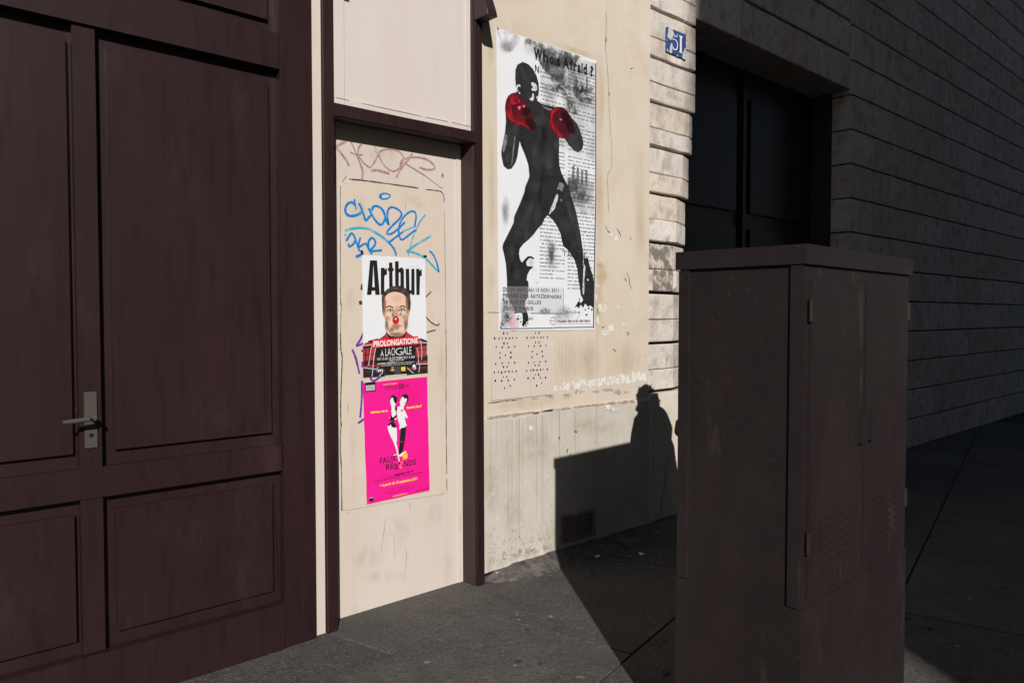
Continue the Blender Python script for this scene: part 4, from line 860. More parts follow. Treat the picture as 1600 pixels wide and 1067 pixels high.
g = G(); text_px(g, 'à partir du 15 septembre', *b1([(415, 122), (650, 98)]), 1.5, n_(2), bold=.03); text_px(g, 'Isabeau de R.', *b1([(206, 594), (496, 562)]), 3.0, n_(2), bold=.05); text_px(g, "Patrick Zard'", *b1([(804, 520), (1055, 486)]), 3.3, n_(2), bold=.05)
text_px(g, '> à partir du 15 septembre 2011', *b2([(346, 714), (935, 600)]), 4.0, n_(2), bold=.03); text_px(g, 'www.theatredes2anes.com', *b2([(540, 872), (775, 822)]), 1.4, n_(2), bold=.03)
g.build('yellow_lettering', yel, PP)
g = G(); text_px(g, 'Isabeau de R.', *b2([(580, 542), (880, 474)]), 3.4, n_(2), bold=.05); text_px(g, 'une comédie de', *b2([(395, 570), (565, 538)]), 1.7, n_(2)); text_px(g, 'mise en scène Hélène Zidi, musique Roger Loubet', *b2([(250, 636), (1015, 490)]), 1.9, n_(2), bold=.02)
text_px(g, 'du mardi au samedi à 20h30', *b2([(505, 755), (800, 695)]), 1.4, n_(2)); text_px(g, 'matinées samedi 16h30 et dimanche 15h30', *b2([(390, 815), (910, 706)]), 1.4, n_(2)); text_px(g, '100 bd de Clichy Paris 18', *b2([(470, 835), (850, 752)]), 1.4, n_(2)); text_px(g, 'm2  publicis', *b2([(905, 790), (1118, 740)]), 1.8, n_(2), bold=.02)
g.build('small_lettering', mar, PP)
shape(PP, 'store_logo', [b2([(172, 880), (240, 866), (236, 942), (174, 945)])], n_(2), black_i); g = G(); text_px(g, 'fnac', *b2([(176, 898), (238, 886)]), 1.6, n_(2.6), bold=.03); g.build('store_lettering', pw, PP)
shape(PP, 'cartoon_white', [b1(p) for p in ([(535, 330), (570, 315), (590, 380), (620, 432), (605, 500), (610, 540), (632, 580), (625, 620), (575, 665), (555, 620), (552, 560), (545, 555), (552, 480), (530, 400)], [(735, 310), (800, 340), (812, 330), (800, 420), (798, 440), (770, 450), (750, 520), (780, 560), (822, 660), (800, 672), (772, 650), (790, 760), (808, 800), (790, 805), (770, 830), (700, 850), (690, 858), (678, 850), (690, 800), (660, 700), (640, 560), (652, 490), (700, 470), (690, 410), (705, 370)], [(515, 655), (530, 680), (518, 690)], [(600, 690), (635, 668), (636, 690), (612, 702)])] +
      [b1([(482, 795), (520, 800), (540, 775), (560, 815), (630, 826), (640, 920), (640, 1066)]) + b2([(598, 0), (620, 90), (638, 200), (655, 300), (645, 318), (600, 130), (560, 10)]) + b1([(540, 980), (500, 880)])] + [b2(p) for p in ([(638, 210), (690, 175), (755, 145), (760, 158), (715, 190), (690, 228), (650, 232)], [(555, 212), (610, 190), (608, 204), (560, 220)])], n_(2), pw, sm=2)
shape(PP, 'cartoon_black', [b1(p) for p in ([(520, 380), (525, 330), (560, 300), (565, 278), (580, 292), (630, 315), (650, 350), (635, 410), (620, 432), (590, 390), (575, 330), (540, 345), (530, 390)], [(612, 462), (630, 500), (652, 520), (640, 540), (632, 600), (625, 540), (612, 510)], [(525, 530), (545, 500), (548, 540), (532, 540)], [(560, 570), (548, 610), (560, 650), (580, 660), (625, 620), (640, 610), (632, 650), (590, 690), (612, 720), (560, 720), (512, 705), (540, 650), (545, 600)], [(540, 735), (590, 735), (630, 800), (630, 826), (575, 828), (550, 810), (535, 770), (515, 800), (482, 800)],
       [(712, 340), (720, 300), (760, 278), (800, 276), (830, 300), (835, 350), (815, 410), (785, 440), (775, 425), (800, 400), (806, 340), (770, 350), (740, 310)], [(708, 535), (738, 535), (730, 568)])] + [b1([(705, 850), (770, 832), (800, 800), (790, 900), (768, 1066), (690, 1066)]) + b2([(722, 0), (700, 160), (640, 205), (636, 180), (655, 0)])] + [b2([(640, 320), (662, 318), (655, 358), (640, 352)])], n_(2.6), black_i, sm=2)
shape(PP, 'tennis_ball', [b2(blob(740, 222, 42, 54, 16, .02))], n_(3), mat('ball_yellow', (.66, .42, .02), .5, [(8, 3, .5, .6, (.36, .20, .01), .8, I1)]), sm=2)
g = G(); g.flat(U(b2([(668, 382), (674, 398), (690, 404), (676, 412), (672, 428), (662, 414), (648, 406), (662, 398)]), PO), n_(3))
for p in ([(640, 390), (690, 345), (700, 290)], [(650, 330), (690, 320)], [(720, 290), (700, 270)]): g.ribbon(U(b2(p), PO), .0022, n_(3))
g.build('star_print', ink('orange_ink', (.72, .30, .03)), PP)

# ------------------------------------------------------------------ the other side of the street, behind the camera: two unseen houses added to block sky and sun, with a passage between
opp_wall = mat('opposite_render', (.30, .27, .23), .9, [(1.2, 5, .45, .65, (.24, .21, .18), .7, I1)])
opp_glass = mat('window_glass', (.02, .022, .025), .12, spec=.5)
SHIFT = 11.0 * math.tan(R(34.5))
def house(label, u0, u1, h):
    t = Thing('shade_building', label, 'building', ((u0 + u1) / 2, -11.5, GZ - .13))
    for nm, f0, f1, z0, z1 in (('wall', 11.0, 21.0, GZ - .13, h), ('roof', 10.8, 21.2, h + .002, h + .35)):
        g = G(); k = math.tan(R(34.5)); pl = [(u0, f0), (u1, f0), (u1 - (f1 - f0) * k, f1), (u0 - (f1 - f0) * k, f1)]     # sides slanted along the sun so its beam passes
        lo = [g.bm.verts.new((x, -y, z0)) for x, y in pl]; hi = [g.bm.verts.new((x, -y, z1)) for x, y in pl]
        g.bm.faces.new(lo); g.bm.faces.new(hi)
        for i in range(4): g.bm.faces.new((lo[i], lo[(i + 1) % 4], hi[(i + 1) % 4], hi[i]))
        g.build(nm, opp_wall, t, recalc=True)
    n = int((u1 - u0) / 2.6)
    for k in range(n):
        for z in range(int(h / 3.1)):
            a = u0 + .8 + k * 2.6
            g = G(); g.box(a, a + 1.1, 10.96, 11.002, z * 3.1 + .9, z * 3.1 + 2.7); f_ = g.build('window', opp_glass, t)
            g = G(); g.box(a - .08, a + 1.18, 10.9, 10.999, z * 3.1 + .8, z * 3.1 + .895); g.build('sill', opp_wall, f_)
ug = un(1095, 250)[0] - SHIFT
house('tall unseen building added opposite to cast shade, right of the passage', ug, ug + 26, 16)
house('tall unseen building added opposite to cast shade, left of the passage', ug - 5.2 - 26, ug - 5.2, 15)

# ------------------------------------------------------------------ stone building with the carriage door
ST = Thing('stone_building', 'weathered limestone building of channelled blocks to the right of the plaster wall', 'building', (US, 0, 0))
zj = [un(1017, y)[1] for y in (88, 158, 228, 301, 378)] + [un(1014, y)[1] for y in (457, 536.5, 613)]
ch = (zj[0] - zj[-1]) / 7                     # course height
UE = un(1085, 300)[0]
PH = zj[-1]
def jag(x0, x1, z, amp=.004, n=7): return [(x0 + (x1 - x0) * k / n, z + rnd.uniform(-amp, amp) * (0 < k < n)) for k in range(n + 1)]
def block(u0, ub, u1, z0, z1, m, off=.0, back=.16, name='stone_block'):
    """stone with a front face to ub and a side that splays back to u1"""
    d = max(0, (u1 - ub)) * .36
    t = bmesh.new(); rings = []
    e = .006
    plan = [(u0, off), (ub, off)] + ([(u1, off - d)] if u1 > ub else [])
    zs = [z0, z0 + e, (z0 + z1) / 2, z1 - e, z1]
    sub = []
    for k in range(len(plan) - 1):
        a, b = plan[k], plan[k + 1]; nn = max(1, int(abs(b[0] - a[0]) / .12))
        sub += [(a[0] + (b[0] - a[0]) * q / nn, a[1] + (b[1] - a[1]) * q / nn) for q in range(nn)]
    sub.append(plan[-1])
    V = []
    for zi, z in enumerate(zs):
        row = []
        for k, (x, y) in enumerate(sub):
            y2 = y - (e * rnd.uniform(.5, 1.4) if zi in (0, 4) else 0) + rnd.uniform(-.0018, .0018)
            row.append(t.verts.new((x, -y2, z + (rnd.uniform(-.002, .002) if zi in (0, 4) else 0))))
        V.append(row)
    for a in range(4):
        for k in range(len(sub) - 1): t.faces.new((V[a][k], V[a][k + 1], V[a + 1][k + 1], V[a + 1][k]))
    bk = back
    tb = [t.verts.new((x, bk, zs[0])) for x, y in (sub[0], sub[-1])]; tt_ = [t.verts.new((x, bk, zs[-1])) for x, y in (sub[0], sub[-1])]
    t.faces.new(V[-1] + [tt_[1], tt_[0]]); t.faces.new(V[0][::-1] + [tb[0], tb[1]])
    t.faces.new([V[a][0] for a in range(5)] + [tt_[0], tb[0]]); t.faces.new([V[a][-1] for a in range(5)][::-1] + [tb[1], tt_[1]])
    bmesh.ops.recalc_face_normals(t, faces=t.faces)
    g = G(); g.bm.free(); g.bm = t
    return g.build(name, m, ST)
GAP = .0115
g = G(); g.box(US + .003, UE - .03, -.10, -.4, 0, 14); g.build('wall_core', mat('groove_mortar_shade', (.05, .042, .035), .95, [(30, 5, .45, .6, (.025, .021, .018), .8, I1)]), ST)  # core colour darkened so the grooves look deep in shade
bends = {0: un(1092, 110)[0], 1: un(1077, 175)[0], 2: un(1067, 240)[0], 3: un(1057, 306)[0], 4: un(1052, 385)[0], 5: un(1052, 460)[0], 6: un(1052, 535)[0]}
for c in range(-9, 7):
    # course c hangs below joint c
    zt_ = zj[0] - ch * c if c < 0 or c > 7 else zj[max(c, 0)]
    zb_ = zj[c + 1] if 0 <= c < 7 else zt_ - ch
    if c < 0: zt_ = zj[0] - ch * c; zb_ = zt_ - ch
    zmid = zb_ + (zt_ - zb_) * (.44 + rnd.uniform(-.03, .03))
    ub = bends.get(c, UE) if c >= 0 else UE
    ub = min(ub, UE)
    if c == 4:
        block(US, US + .30, US + .30, zmid + .002, zt_ - GAP, stone_dark); block(US + .303, ub, UE, zmid + .002, zt_ - GAP, stone_m[1])
        block(US + .05, US + .34, US + .34, zb_ + GAP, zmid - .002, stone_dark); block(US, US + .047, US + .047, zb_ + GAP, zmid - .002, stone_m[0]); block(US + .343, ub, UE, zb_ + GAP, zmid - .002, stone_m[2])
        continue
    for (z0, z1) in ((zmid + .0018, zt_ - GAP), (zb_ + GAP, zmid - .0018)):
        if rnd.random() < .10 or c == -1:
            us_ = US + rnd.uniform(.12, .3)
            block(US, us_ - .002, us_ - .002, z0, z1, stone_m[rnd.randrange(4)]); block(us_ + .002, max(ub, us_ + .05), UE, z0, z1, stone_m[rnd.randrange(4)])
        else: block(US, ub, UE, z0, z1, stone_m[rnd.randrange(4)])
# smooth plinth below the last groove
block(US + .002, UE, UE, GZ - .005, PH - .010, mat('plinth_stone', (.46, .41, .34), .93, [(2, 6, .42, .65, (.50, .45, .39), .8, I1), (8, 6, .55, .7, (.36, .30, .23), .5, I1), (40, 4, .66, .76, (.2, .17, .14), .5, I1)], [(6, .3, .02, I1), (45, .3, .005, I1)]), off=.02, name='plinth')
# far side of the carriage door
UD = UE + 2.75
g = G(); g.box(UD + .02, UD + 14, -.10, -.5, 0, 14); g.build('wall_core', MATS['groove_mortar_shade'], ST)
for c in range(22):
    z0 = c * ch + GZ; x = UD; first = True
    while x < UD + 7.5:
        wdt = rnd.uniform(.75, 1.25) if not first else (.55 if c % 2 else .95); first = False
        block(x + .005, x + wdt - .005, x + wdt - .005, z0 + GAP * .7, z0 + ch - GAP * .7, stone_m[rnd.randrange(4)], back=.2)
        x += wdt
# lintel courses over the door, door recess and leaves
for c in range(9):
    z0 = 3.75 + c * ch; x = UE
    for k in range(4):
        block(x + .003, x + 2.75 / 4 - .003, x + 2.75 / 4 - .003, z0 + .012, z0 + ch - .012, stone_m[rnd.randrange(4)], off=-.02, back=.5); x += 2.75 / 4
door = G(); door.box(UE - .05, UD + .05, -.42, -.5, GZ, 3.76); DOOR = door.build('carriage_door', brown, ST, 'dark brown wooden carriage door')
for k in range(2):
    a = UE + .05 + k * 1.33
    for z0, z1 in ((.25, 1.0), (1.15, 2.3), (2.45, 3.5)):
        g = G(); g.box(a + .12, a + 1.2, -.39, -.421, z0, z1, .015); g.build('door_panel', brown, DOOR)
g = G(); g.box(UE + 1.35, UE + 1.40, -.38, -.421, .05, 3.7, .006); g.build('cover_strip', brown, DOOR)
# house number
zz = Z(1000, 35, 10.67)
NQ = zz([(447, 80), (765, 208), (768, 628), (443, 484)])
NO = .012
q = U(NQ, NO)
NP = Thing('house_number_plate', 'chipped blue enamel plate with white house number 51 on limestone', 'number plate', (min(p[0] for p in q), -NO, min(p[1] for p in q)))
enamel = mat('blue_enamel', (.028, .055, .175), .3, [(9, 4, .5, .62, (.04, .075, .22), .7, I1), (60, 5, .62, .7, (.12, .13, .15), .6, I1)], [(12, .1, .004, I1)], spec=.5)
g = G(); g.prism(q, NO, NO - .014, .002); g.build('enamel_plate', enamel, NP)
pale = mat('chipped_enamel', (.40, .41, .38), .6, [(50, 4, .5, .62, (.33, .36, .36), .8, I1)])
shape(NP, 'chipped_area', [zz(p) for p in ([(478, 100), (540, 118), (560, 190), (540, 260), (520, 300), (480, 270), (455, 240), (470, 170)], [(450, 290), (470, 300), (452, 310)], [(520, 350), (545, 370), (540, 440), (530, 520), (490, 500), (500, 420)], [(452, 430), (465, 470), (480, 495), (450, 485)], [(755, 430), (766, 470), (767, 625), (705, 595), (720, 520), (735, 470)], [(618, 540), (636, 560), (632, 575), (615, 565)])], NO + .0012, pale, sm=2)
g = G()
g.flat(U(zz([(648, 222), (706, 240), (706, 262), (692, 262), (692, 500), (706, 512), (706, 526), (650, 502), (650, 486), (662, 486), (662, 246), (648, 240)]), NO), NO + .002)
g.ribbon(smooth_curve(U(zz([(543, 165), (560, 205), (580, 235), (605, 245), (618, 225), (622, 200)]), NO), 4), [.0035, .005, .007, .008, .008, .008, .008, .008, .008, .008, .007, .007, .007, .007, .006, .006, .006, .005, .004, .004, .004], NO + .002)
g.ribbon(U(zz([(543, 170), (543, 300)]), NO), .0045, NO + .0022)
g.ribbon(smooth_curve(U(zz([(543, 300), (560, 285), (590, 300), (615, 345), (622, 400), (608, 450), (580, 462), (556, 445), (545, 415)]), NO), 4), [.004] * 5 + [.006] * 4 + [.010] * 13 + [.008] * 5 + [.010] * 6, NO + .0024)
g.build('number_lettering', ink('enamel_white', (.58, .57, .52), .3), NP)

# ------------------------------------------------------------------ brown shopfront on the left
SF = Thing('wooden_shopfront', 'dark brown panelled wooden shopfront left of the poster bay', 'shopfront', (-2.2, 0, 0))
e0 = lin((505, 45), (512.6, 900), FO, 1.5) - .004
g = G(); g.box(e0 - .06, e0, .030, -.1, GZ, 4.2, .003); g.build('jamb_strip', panel_m, SF)
x1 = e0 - .064
g = G(); g.box(x1 - 6, x1, .01, -.1, GZ, 5.2); g.build('backing_board', brown, SF)
g = G(); g.box(x1 - .16, x1, .055, .009, GZ, 4.2, .006); g.build('pilaster', brown, SF)
g = G(); g.box(x1 - 3.6, x1 - .165, .065, .009, GZ, .16, .006); g.build('skirting', brown, SF)
g = G(); g.box(x1 - 3.6, x1 - .165, .06, .009, 2.62, 2.78, .006); g.build('rail', brown, SF)
g = G(); g.box(x1 - 3.6, x1 - .165, .05, .009, .78, .9, .006); g.build('rail', brown, SF)
for k in range(4):
    xa = x1 - .165 - (k + 1) * .82
    g = G(); g.box(xa - .02, xa + .06, .045, .009, .165, 4.1, .004); g.build('stile', brown, SF)
    for z0, z1 in ((.22, .72), (.96, 2.56), (2.84, 3.9)):
        g = G(); g.box(xa + .11, xa + .78, .032, .009, z0, z1, .012); g.build('panel', brown, SF)

for k in range(2):
    hx = x1 - .165 - (k + 1) * .82 + .02
    if k == 0:
        g = G(); g.box(hx - .022, hx + .022, .052, .044, .98, 1.20, .003); hp = g.build('handle_plate', iron, SF)
        g = G(); g.tube([(hx, -.052, 1.10), (hx, -.10, 1.10), (hx - .02, -.11, 1.10), (hx - .11, -.11, 1.095)], [.010, .010, .010, .008], 8); g.build('handle', iron, hp)
        g = G(); g.tube([(hx, -.0525, 1.03), (hx, -.055, 1.03)], [.008, .008], 8); g.build('keyhole', hole_m, hp)

sc_ = softmat('dusty_scuff', (.055, .040, .036), .22, 22, .42, .66, .7, (1, 1, .35))
for x, y, rx, ry in ((300, 830, 90, 40), (210, 950, 50, 50), (380, 900, 40, 60), (330, 640, 60, 50), (60, 930, 60, 40), (280, 300, 50, 120), (60, 400, 40, 120)):
    soft('scuff', sc_, SF, x, y, rx, ry, .0335)

# ------------------------------------------------------------------ brown street cabinet
cb = Vector((.5955, 2.733, 0)); CA = TH + R(2.0)
CF = Matrix.Translation(cb) @ Matrix.Rotation(CA, 4, 'Z')       # x along the street, y towards the wall; origin = rear left foot
CAB = Thing('street_cabinet', 'tall dark brown metal street cabinet with an overhanging cap at right', 'cabinet', (.48, -.22, GZ), CF)
CW, CD, CH = .95, .45, 1.660
g = G(); g.box(0, CW, CD, 0, .035, CH, .004); g.build('body', brown_far, CAB)
g = G(); g.box(-.012, CW + .012, CD + .012, -.012, CH, CH + .062, .004); g.build('cap', brown_far, CAB)
g = G(); g.box(-.006, CW + .006, CD + .006, -.006, GZ, .565, .004); g.build('plinth', brown_far, CAB)
t = G()
for y0, y1 in ((.0, .04), (CD - .04, CD)): t.box(-.009, .001, y1, y0, .57, CH - .004, .003)
t.build('corner_strip', brown_far, CAB)
for k in range(2):
    g = G(); a = .03 + k * .45; g.box(a, a + .435, CD + .012, CD - .002, .60, CH - .05, .004); d_ = g.build('door', brown_far, CAB)
    g = G(); hx = a + (.39 if k == 0 else .03); g.box(hx, hx + .022, CD + .03, CD + .011, 1.05, 1.15, .004); g.build('handle', black_i, d_)
    for v in range(6):
        g = G(); g.box(a + .08, a + .355, CD + .019, CD + .011, .68 + v * .028, .69 + v * .028, .002); g.build('vent_slat', brown_far, d_)
    for hz in (.74, 1.48):
        g = G(); hx = a - .008 if k == 0 else a + .432; g.tube([(hx + .004, -(CD + .012), hz), (hx + .004, -(CD + .012), hz + .07)], [.008, .008], 8); g.build('hinge', brown_far, d_)

# ------------------------------------------------------------------ person behind the cabinet
pc = FAC @ Vector((un(1014, 700)[0] + .05, 0, 0)) + Vector((sd.x, sd.y, 0)).normalized() * 1.33
PF = Matrix.Translation((pc.x, pc.y, GZ + .002)) @ Matrix.Rotation(TH + math.pi, 4, 'Z')      # x = facing (back along the wall towards the shop), y = their left... street side
PE = Thing('person', 'person in a long dark coat standing behind the brown cabinet and casting the wall shadow', 'person', (0, 0, 0), PF)
skin_m = mat('skin', (.42, .25, .18), .55, [(20, 4, .45, .65, (.47, .28, .21), .7, I1)])
coat_m = mat('dark_coat', (.028, .028, .034), .9, [(40, 4, .45, .65, (.04, .04, .046), .8, I1)], [(200, .3, .002, I1)])
trou_m = mat('dark_trousers', (.03, .034, .05), .9)
def arm(g, side, pts, hand_dir, grip):
    g.tube(pts, [.058, .052, .046, .040, .032, .027][:len(pts)], 12)
    w_ = Vector(pts[-1]); d = Vector(hand_dir).normalized()
    palm = w_ + d * .085
    g.tube([w_, w_ + d * .03, palm], [(.026, .026), (.040, .020), (.042, .018)], 10)
    sdv = d.cross(Vector((0, 1, 0))); sdv = sdv.normalized() if sdv.length > .1 else Vector((1, 0, 0))
    nrm = d.cross(sdv).normalized() * grip
    for k, L_ in enumerate((.068, .076, .070, .055)):
        b = palm - d * .01 + sdv * (.030 - k * .020)
        g.tube([b - d * .02, b + d * L_ * .45, b + d * L_ * .75 + nrm * L_ * .35, b + d * L_ * .7 + nrm * L_ * .7], [.0095, .009, .0085, .007], 8)
    b = w_ + d * .03 + sdv * .030
    g.tube([b, b + sdv * .025 + d * .025 + nrm * .01, b + sdv * .025 + d * .055 + nrm * .025], [.012, .011, .008], 8)
g = G()
V3 = lambda *a: a
g.tube([(0, 0, .86), (.0, 0, .98), (.01, 0, 1.12), (.0, 0, 1.28), (-.01, 0, 1.40), (.0, 0, 1.46)], [(.105, .16), (.10, .155), (.095, .14), (.11, .165), (.08, .15), (.06, .06)], 16)
NB = len(g.bm.verts)
g.tube([(0, 0, 1.42), (.012, 0, 1.50), (.025, 0, 1.56)], [.060, .056, .055], 12)
g.tube([(.045, 0, 1.485), (.050, 0, 1.51), (.042, 0, 1.56), (.032, 0, 1.61), (.024, 0, 1.66), (.018, 0, 1.70), (.014, 0, 1.722)], [(.035, .035), (.062, .055), (.085, .068), (.098, .076), (.096, .076), (.070, .058), (.02, .02)], 16)
g.tube([(.118, 0, 1.62), (.140, 0, 1.59), (.150, 0, 1.575), (.128, 0, 1.565)], [.010, .014, .016, .010], 8)
g.tube([(.115, -.022, 1.540), (.126, 0, 1.538), (.115, .022, 1.540)], [.008, .011, .008], 8); g.tube([(.113, -.018, 1.527), (.122, 0, 1.524), (.113, .018, 1.527)], [.007, .010, .007], 8)
g.tube([(.10, -.05, 1.632), (.118, -.03, 1.64), (.12, 0, 1.63), (.118, .03, 1.64), (.10, .05, 1.632)], [.008, .011, .009, .011, .008], 8)
for s in (-1, 1):
    g.tube([(.015, s * .076, 1.56), (.008, s * .086, 1.60), (.012, s * .078, 1.63)], [(.014, .008), (.022, .010), (.012, .008)], 8)
for v in list(g.bm.verts)[NB:]: v.co.x += .06 * min(1, max(0, (v.co.z - 1.42) / .08))
for s in (-1, 1):
    g.tube([(0, s * .085, .90), (.01, s * .088, .70), (.012, s * .088, .50), (.0, s * .088, .30), (-.02, s * .088, .10), (-.02, s * .088, .06)], [.088, .078, .056, .054, .038, .040], 12)
    g.tube([(-.06, s * .088, .035), (.02, s * .09, .045), (.10, s * .094, .035), (.15, s * .096, .025)], [.032, .042, .040, .024], 10)
arm(g, -1, [(-.01, -.165, 1.40), (.0, -.235, 1.31), (.010, -.282, 1.195), (.04, -.255, 1.12), (.10, -.215, 1.07), (.135, -.19, 1.05)], (.6, .6, -.3), -1)
arm(g, 1, [(-.01, .175, 1.40), (-.04, .225, 1.28), (-.05, .245, 1.16), (-.045, .25, 1.10), (-.02, .25, .98), (-.005, .25, .93)], (.15, 0, -.95), 1)
me = bpy.data.meshes.new('b'); bmesh.ops.recalc_face_normals(g.bm, faces=g.bm.faces); g.bm.to_mesh(me); g.bm.free()
tmp = bpy.data.objects.new('b', me); COL.objects.link(tmp)
md = tmp.modifiers.new('r', 'REMESH'); md.mode = 'VOXEL'; md.voxel_size = .0065
sm_ = tmp.modifiers.new('s', 'SMOOTH'); sm_.factor = .5; sm_.iterations = 3
bm_ = bpy.data.meshes.new_from_object(tmp.evaluated_get(bpy.context.evaluated_depsgraph_get()))
bpy.data.objects.remove(tmp)
for p in bm_.polygons: p.use_smooth = True
bm_.materials.clear(); bm_.materials.append(skin_m)
bo = bpy.data.objects.new('body', bm_); COL.objects.link(bo); bo.parent = PE.o; ORG[bo.name] = Vector((0, 0, 0))
for s in (-1, 1):
    g = G(); e_ = Vector((.172, s * .033, 1.607)); g.tube([e_ - Vector((.012, 0, 0)), e_ - Vector((.006, 0, 0)), e_, e_ + Vector((.003, 0, 0))], [.007, .011, .010, .005], 10); ey = g.build('eye', mat('eye_white', (.7, .7, .68), .2), PE, smooth=True)
    g = G(); g.tube([e_ + Vector((.0028, 0, 0)), e_ + Vector((.0042, 0, 0))], [.005, .004], 10); g.build('pupil', mat('pupil', (.02, .015, .012), .1), ey)
# hair: cap with uneven tufts
g = G(); rings = []
for j in range(9):
    th_ = math.pi * .62 * j / 8; row = []
    for k in range(22):
        ph = 2 * math.pi * k / 22
        r_ = .95 + rnd.uniform(-.05, .10)
        x = .012 + .116 * math.sin(th_) * math.cos(ph) * r_; y = .096 * math.sin(th_) * math.sin(ph) * r_; z = 1.625 + .118 * math.cos(th_) * r_
        if math.cos(ph) > .1: z = max(z, 1.665 - .03 * (1 - math.cos(ph)))
        row.append(g.bm.verts.new((x + .06, y, z)))
    rings.append(row)
for j in range(8):
    for k in range(22): g.bm.faces.new((rings[j][k], rings[j][(k + 1) % 22], rings[j + 1][(k + 1) % 22], rings[j + 1][k]))
for k in range(150):
    th_ = math.acos(rnd.uniform(-.1, 1)); ph = rnd.uniform(.9, 2 * math.pi - .9) if th_ > .7 else rnd.uniform(0, 6.28)
    d = Vector((math.sin(th_) * math.cos(ph), math.sin(th_) * math.sin(ph), math.cos(th_)))
    b = Vector((.072, 0, 1.625)) + Vector((d.x * .112, d.y * .092, d.z * .112)); tip = b + d * rnd.uniform(.004, .012) + Vector((rnd.uniform(-.02, .02), rnd.uniform(-.02, .02), rnd.uniform(-.02, .01)))
    sdv = d.cross(Vector((0, .3, 1))).normalized() * .010
    vs = [g.bm.verts.new(b - sdv), g.bm.verts.new(b + sdv), g.bm.verts.new(tip)]; g.bm.faces.new(vs)
g.build('hair', mat('dark_hair', (.03, .022, .018), .6), PE)
# coat: flared shell, collar, sleeves
g = G()
prof = [(1.47, .075, .080, .0), (1.455, .092, .10, .0), (1.43, .115, .165, -.01), (1.40, .125, .190, -.012), (1.33, .165, .205, -.035), (1.20, .180, .205, -.05), (1.05, .195, .250, -.075), (.92, .220, .275, -.10), (.75, .230, .30, -.115), (.60, .245, .315, -.12), (.50, .25, .32, -.12)]
rings = []
for z, rx, ry, ox in prof:
    row = []
    for k in range(28):
        ph = 2 * math.pi * k / 28; wob = 1 + .03 * math.sin(ph * 7 + z * 3) * max(0, (1.1 - z))
        row.append(g.bm.verts.new((ox + rx * math.cos(ph) * wob, ry * math.sin(ph) * wob, z)))
    rings.append(row)
for j in range(len(rings) - 1):
    for k in range(28): g.bm.faces.new((rings[j][k], rings[j + 1][k], rings[j + 1][(k + 1) % 28], rings[j][(k + 1) % 28]))
g.tube([(-.01, -.150, 1.40), (.0, -.230, 1.31), (.010, -.284, 1.195), (.04, -.257, 1.12), (.10, -.217, 1.07), (.122, -.198, 1.057)], [.080, .072, .056, .058, .050, .046], 14)
g.tube([(-.01, .165, 1.40), (-.04, .230, 1.28), (-.05, .250, 1.16), (-.045, .255, 1.10), (-.022, .253, .98), (-.010, .252, .95)], [.078, .072, .064, .060, .050, .046], 14)
g.tube([(.0, 0, 1.43), (.03, 0, 1.47), (.06, 0, 1.50)], [(.105, .125), (.092, .10), (.088, .095)], 20, cap=False)
g.tube([(-.075, 0, 1.36), (-.095, 0, 1.40), (-.10, 0, 1.46), (-.085, 0, 1.51), (-.065, 0, 1.53)], [(.05, .10), (.075, .14), (.080, .14), (.06, .11), (.02, .05)], 18)
co = g.build('coat', coat_m, PE, smooth=True)
g = G()
for k in range(4): g.tube([(.142 + .006 * k, .03, 1.30 - k * .14), (.152 + .008 * k, .03, 1.30 - k * .14)], [.011, .010], 10)
g.build('button', black_i, co)
for s in (-1, 1):
    g = G(); g.tube([(0, s * .09, .92), (.01, s * .09, .70), (.014, s * .09, .50), (.0, s * .09, .28), (-.02, s * .09, .09)], [.10, .092, .075, .070, .066], 14); g.build('trouser_leg', trou_m, PE, smooth=True)
    g = G(); g.tube([(-.085, s * .088, .045), (-.06, s * .088, .045), (.03, s * .09, .055), (.11, s * .094, .042), (.165, s * .096, .030), (.18, s * .096, .026)], [(.03, .03), (.045, .04), (.053, .048), (.042, .050), (.030, .040), (.012, .02)], 12); g.build('shoe', mat('black_leather', (.015, .013, .012), .35), PE, smooth=True)
# red bag carried in the forward hand
BX, BY = .285, -.03
BAG = Thing('red_handbag', 'small dark red handbag carried by the person, its edge showing past the cabinet', 'bag', (-.04, -.33, .83), PF)
g = G()
pr = [((x - .31) * .6 - .035, (z - .86) * .6 + .915) for x, z in [(.175, .80), (.185, .755), (.22, .735), (.40, .735), (.435, .755), (.445, .80), (.42, .895), (.39, .915), (.23, .915), (.20, .895)]]
t = bmesh.new()
a = [t.verts.new((x, -.36, z)) for x, z in pr]; b = [t.verts.new((x, -.30, z)) for x, z in pr]
for k in range(10): t.faces.new((a[k], a[(k + 1) % 10], b[(k + 1) % 10], b[k]))
t.faces.new(a[::-1]); t.faces.new(b); bmesh.ops.bevel(t, geom=list(t.edges), offset=.010, segments=2, affect='EDGES'); bmesh.ops.recalc_face_normals(t, faces=t.faces)
g.bm.free(); g.bm = t
g.build('pouch', mat('red_leather', (.15, .012, .022), .45, bump=[(60, .2, .003, I1)]), BAG, smooth=False)
g = G(); g.tube([(-.072, -.33, .935), (-.075, -.30, 1.10), (-.06, -.255, 1.32), (-.035, -.20, 1.445), (-.02, -.255, 1.33), (-.03, -.30, 1.10), (-.010, -.33, .935)], [.005] * 7, 8); g.build('strap', MATS['red_leather'], BAG, smooth=True)

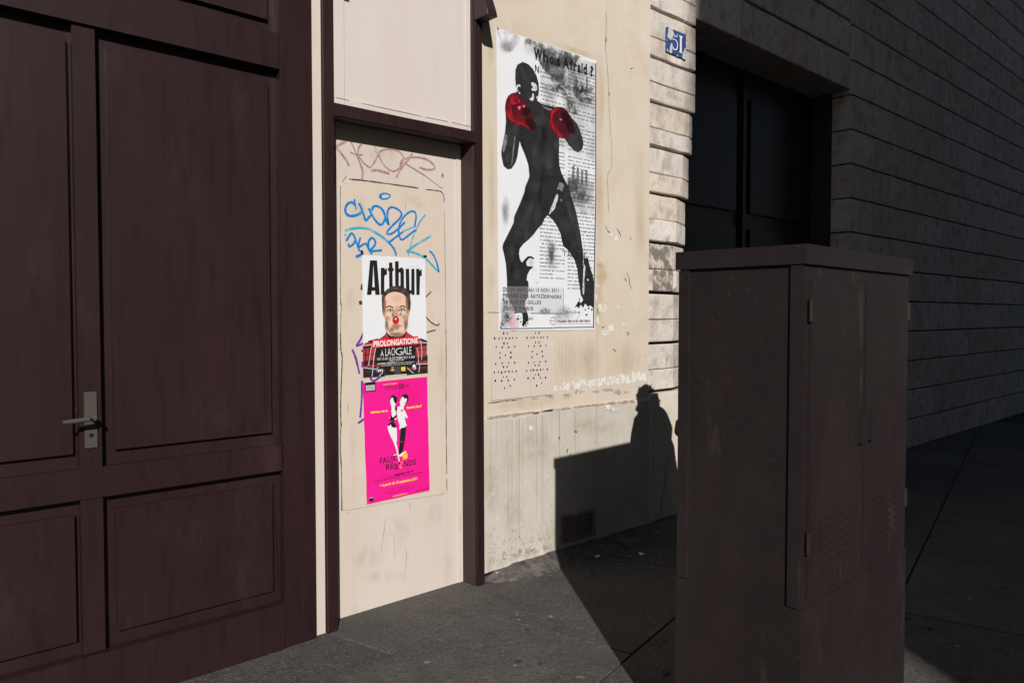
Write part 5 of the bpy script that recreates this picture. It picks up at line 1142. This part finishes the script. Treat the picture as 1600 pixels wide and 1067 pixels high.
# ------------------------------------------------------------------ litter on the pavement
def ground_obj(x, y): 
    p = gnd(x, y); return p
paper_m = mat('litter_paper', (.55, .54, .52), .8)
for x, y, r_, lab in ((916, 845, .010, 'tiny white paper scrap nearest the air grille'), (925, 850, .018, 'crumpled white paper scrap in shade in front of the air grille'), (933, 870.5, .022, 'flat grey paper scrap furthest from the wall in the cabinet shadow'), (958.5, 836, .015, 'small pale wrapper near the wall, right of the air grille'), (999, 824, .012, 'tiny grey scrap near the foot of the person shadow'), (1002.5, 867, .024, 'long white scrap lying close to the street cabinet')):
    p = gnd(x, y); t = bmesh.new(); n = 9
    c0 = t.verts.new((0, 0, r_ * .6)); ring = [t.verts.new((r_ * math.cos(k * 6.283 / n) * rnd.uniform(.6, 1.2), r_ * .8 * math.sin(k * 6.283 / n) * rnd.uniform(.6, 1.2), .002 + rnd.uniform(0, r_ * .5))) for k in range(n)]
    for k in range(n): t.faces.new((c0, ring[k], ring[(k + 1) % n]))
    bt = t.verts.new((0, 0, .001))
    for k in range(n): t.faces.new((bt, ring[(k + 1) % n], ring[k]))
    me = bpy.data.meshes.new('litter_scrap'); t.to_mesh(me); t.free(); me.materials.append(paper_m)
    o = bpy.data.objects.new('litter_scrap', me); COL.objects.link(o); o.location = (p.x, p.y, GZ + .002); o.rotation_euler = (0, 0, rnd.uniform(0, 6))
    props(o, lab, 'litter', 'litter scraps on the pavement')
gum = [mat('old_gum', (.030, .028, .027), .9), mat('pale_gum', (.15, .14, .13), .8)]
for k in range(34):
    p = gnd(rnd.uniform(540, 1580), rnd.uniform(905, 1060)) if k < 26 else gnd(rnd.uniform(880, 1040), rnd.uniform(850, 900))
    t = bmesh.new(); q_ = blob(0, 0, rnd.uniform(.008, .02), rnd.uniform(.008, .018), 10, .25); t.faces.new([t.verts.new((a_, b_, 0)) for a_, b_ in q_])
    me = bpy.data.meshes.new('gum_spot'); t.to_mesh(me); t.free(); me.materials.append(gum[k % 3 == 0])
    o = bpy.data.objects.new('gum_spot', me); COL.objects.link(o); o.parent = pav; o.matrix_parent_inverse = FAC.inverted(); o.location = (p.x, p.y, GZ + .0042)
p0_, p1_ = gnd(828, 893), gnd(844, 897)
t = bmesh.new(); n = 12; leaf = []
for k in range(n):
    q_ = 6.283 * k / n; leaf.append(t.verts.new((.045 * math.cos(q_), .016 * math.sin(q_) * (1 + .3 * math.cos(q_)), .004 + .008 * abs(math.cos(q_)))))
cc = t.verts.new((0, 0, .003))
for k in range(n): t.faces.new((cc, leaf[k], leaf[(k + 1) % n]))
me = bpy.data.meshes.new('dry_leaf'); t.to_mesh(me); t.free(); me.materials.append(mat('dry_leaf', (.26, .085, .04), .8, [(40, 4, .45, .6, (.16, .05, .03), .8, I1)]))
o = bpy.data.objects.new('dry_leaf', me); COL.objects.link(o); mid = (p0_ + p1_) / 2; o.location = (mid.x, mid.y, GZ + .004); o.rotation_euler = (0, 0, .3)
props(o, 'orange brown dry leaf on the sunlit pavement near the wall', 'leaf')
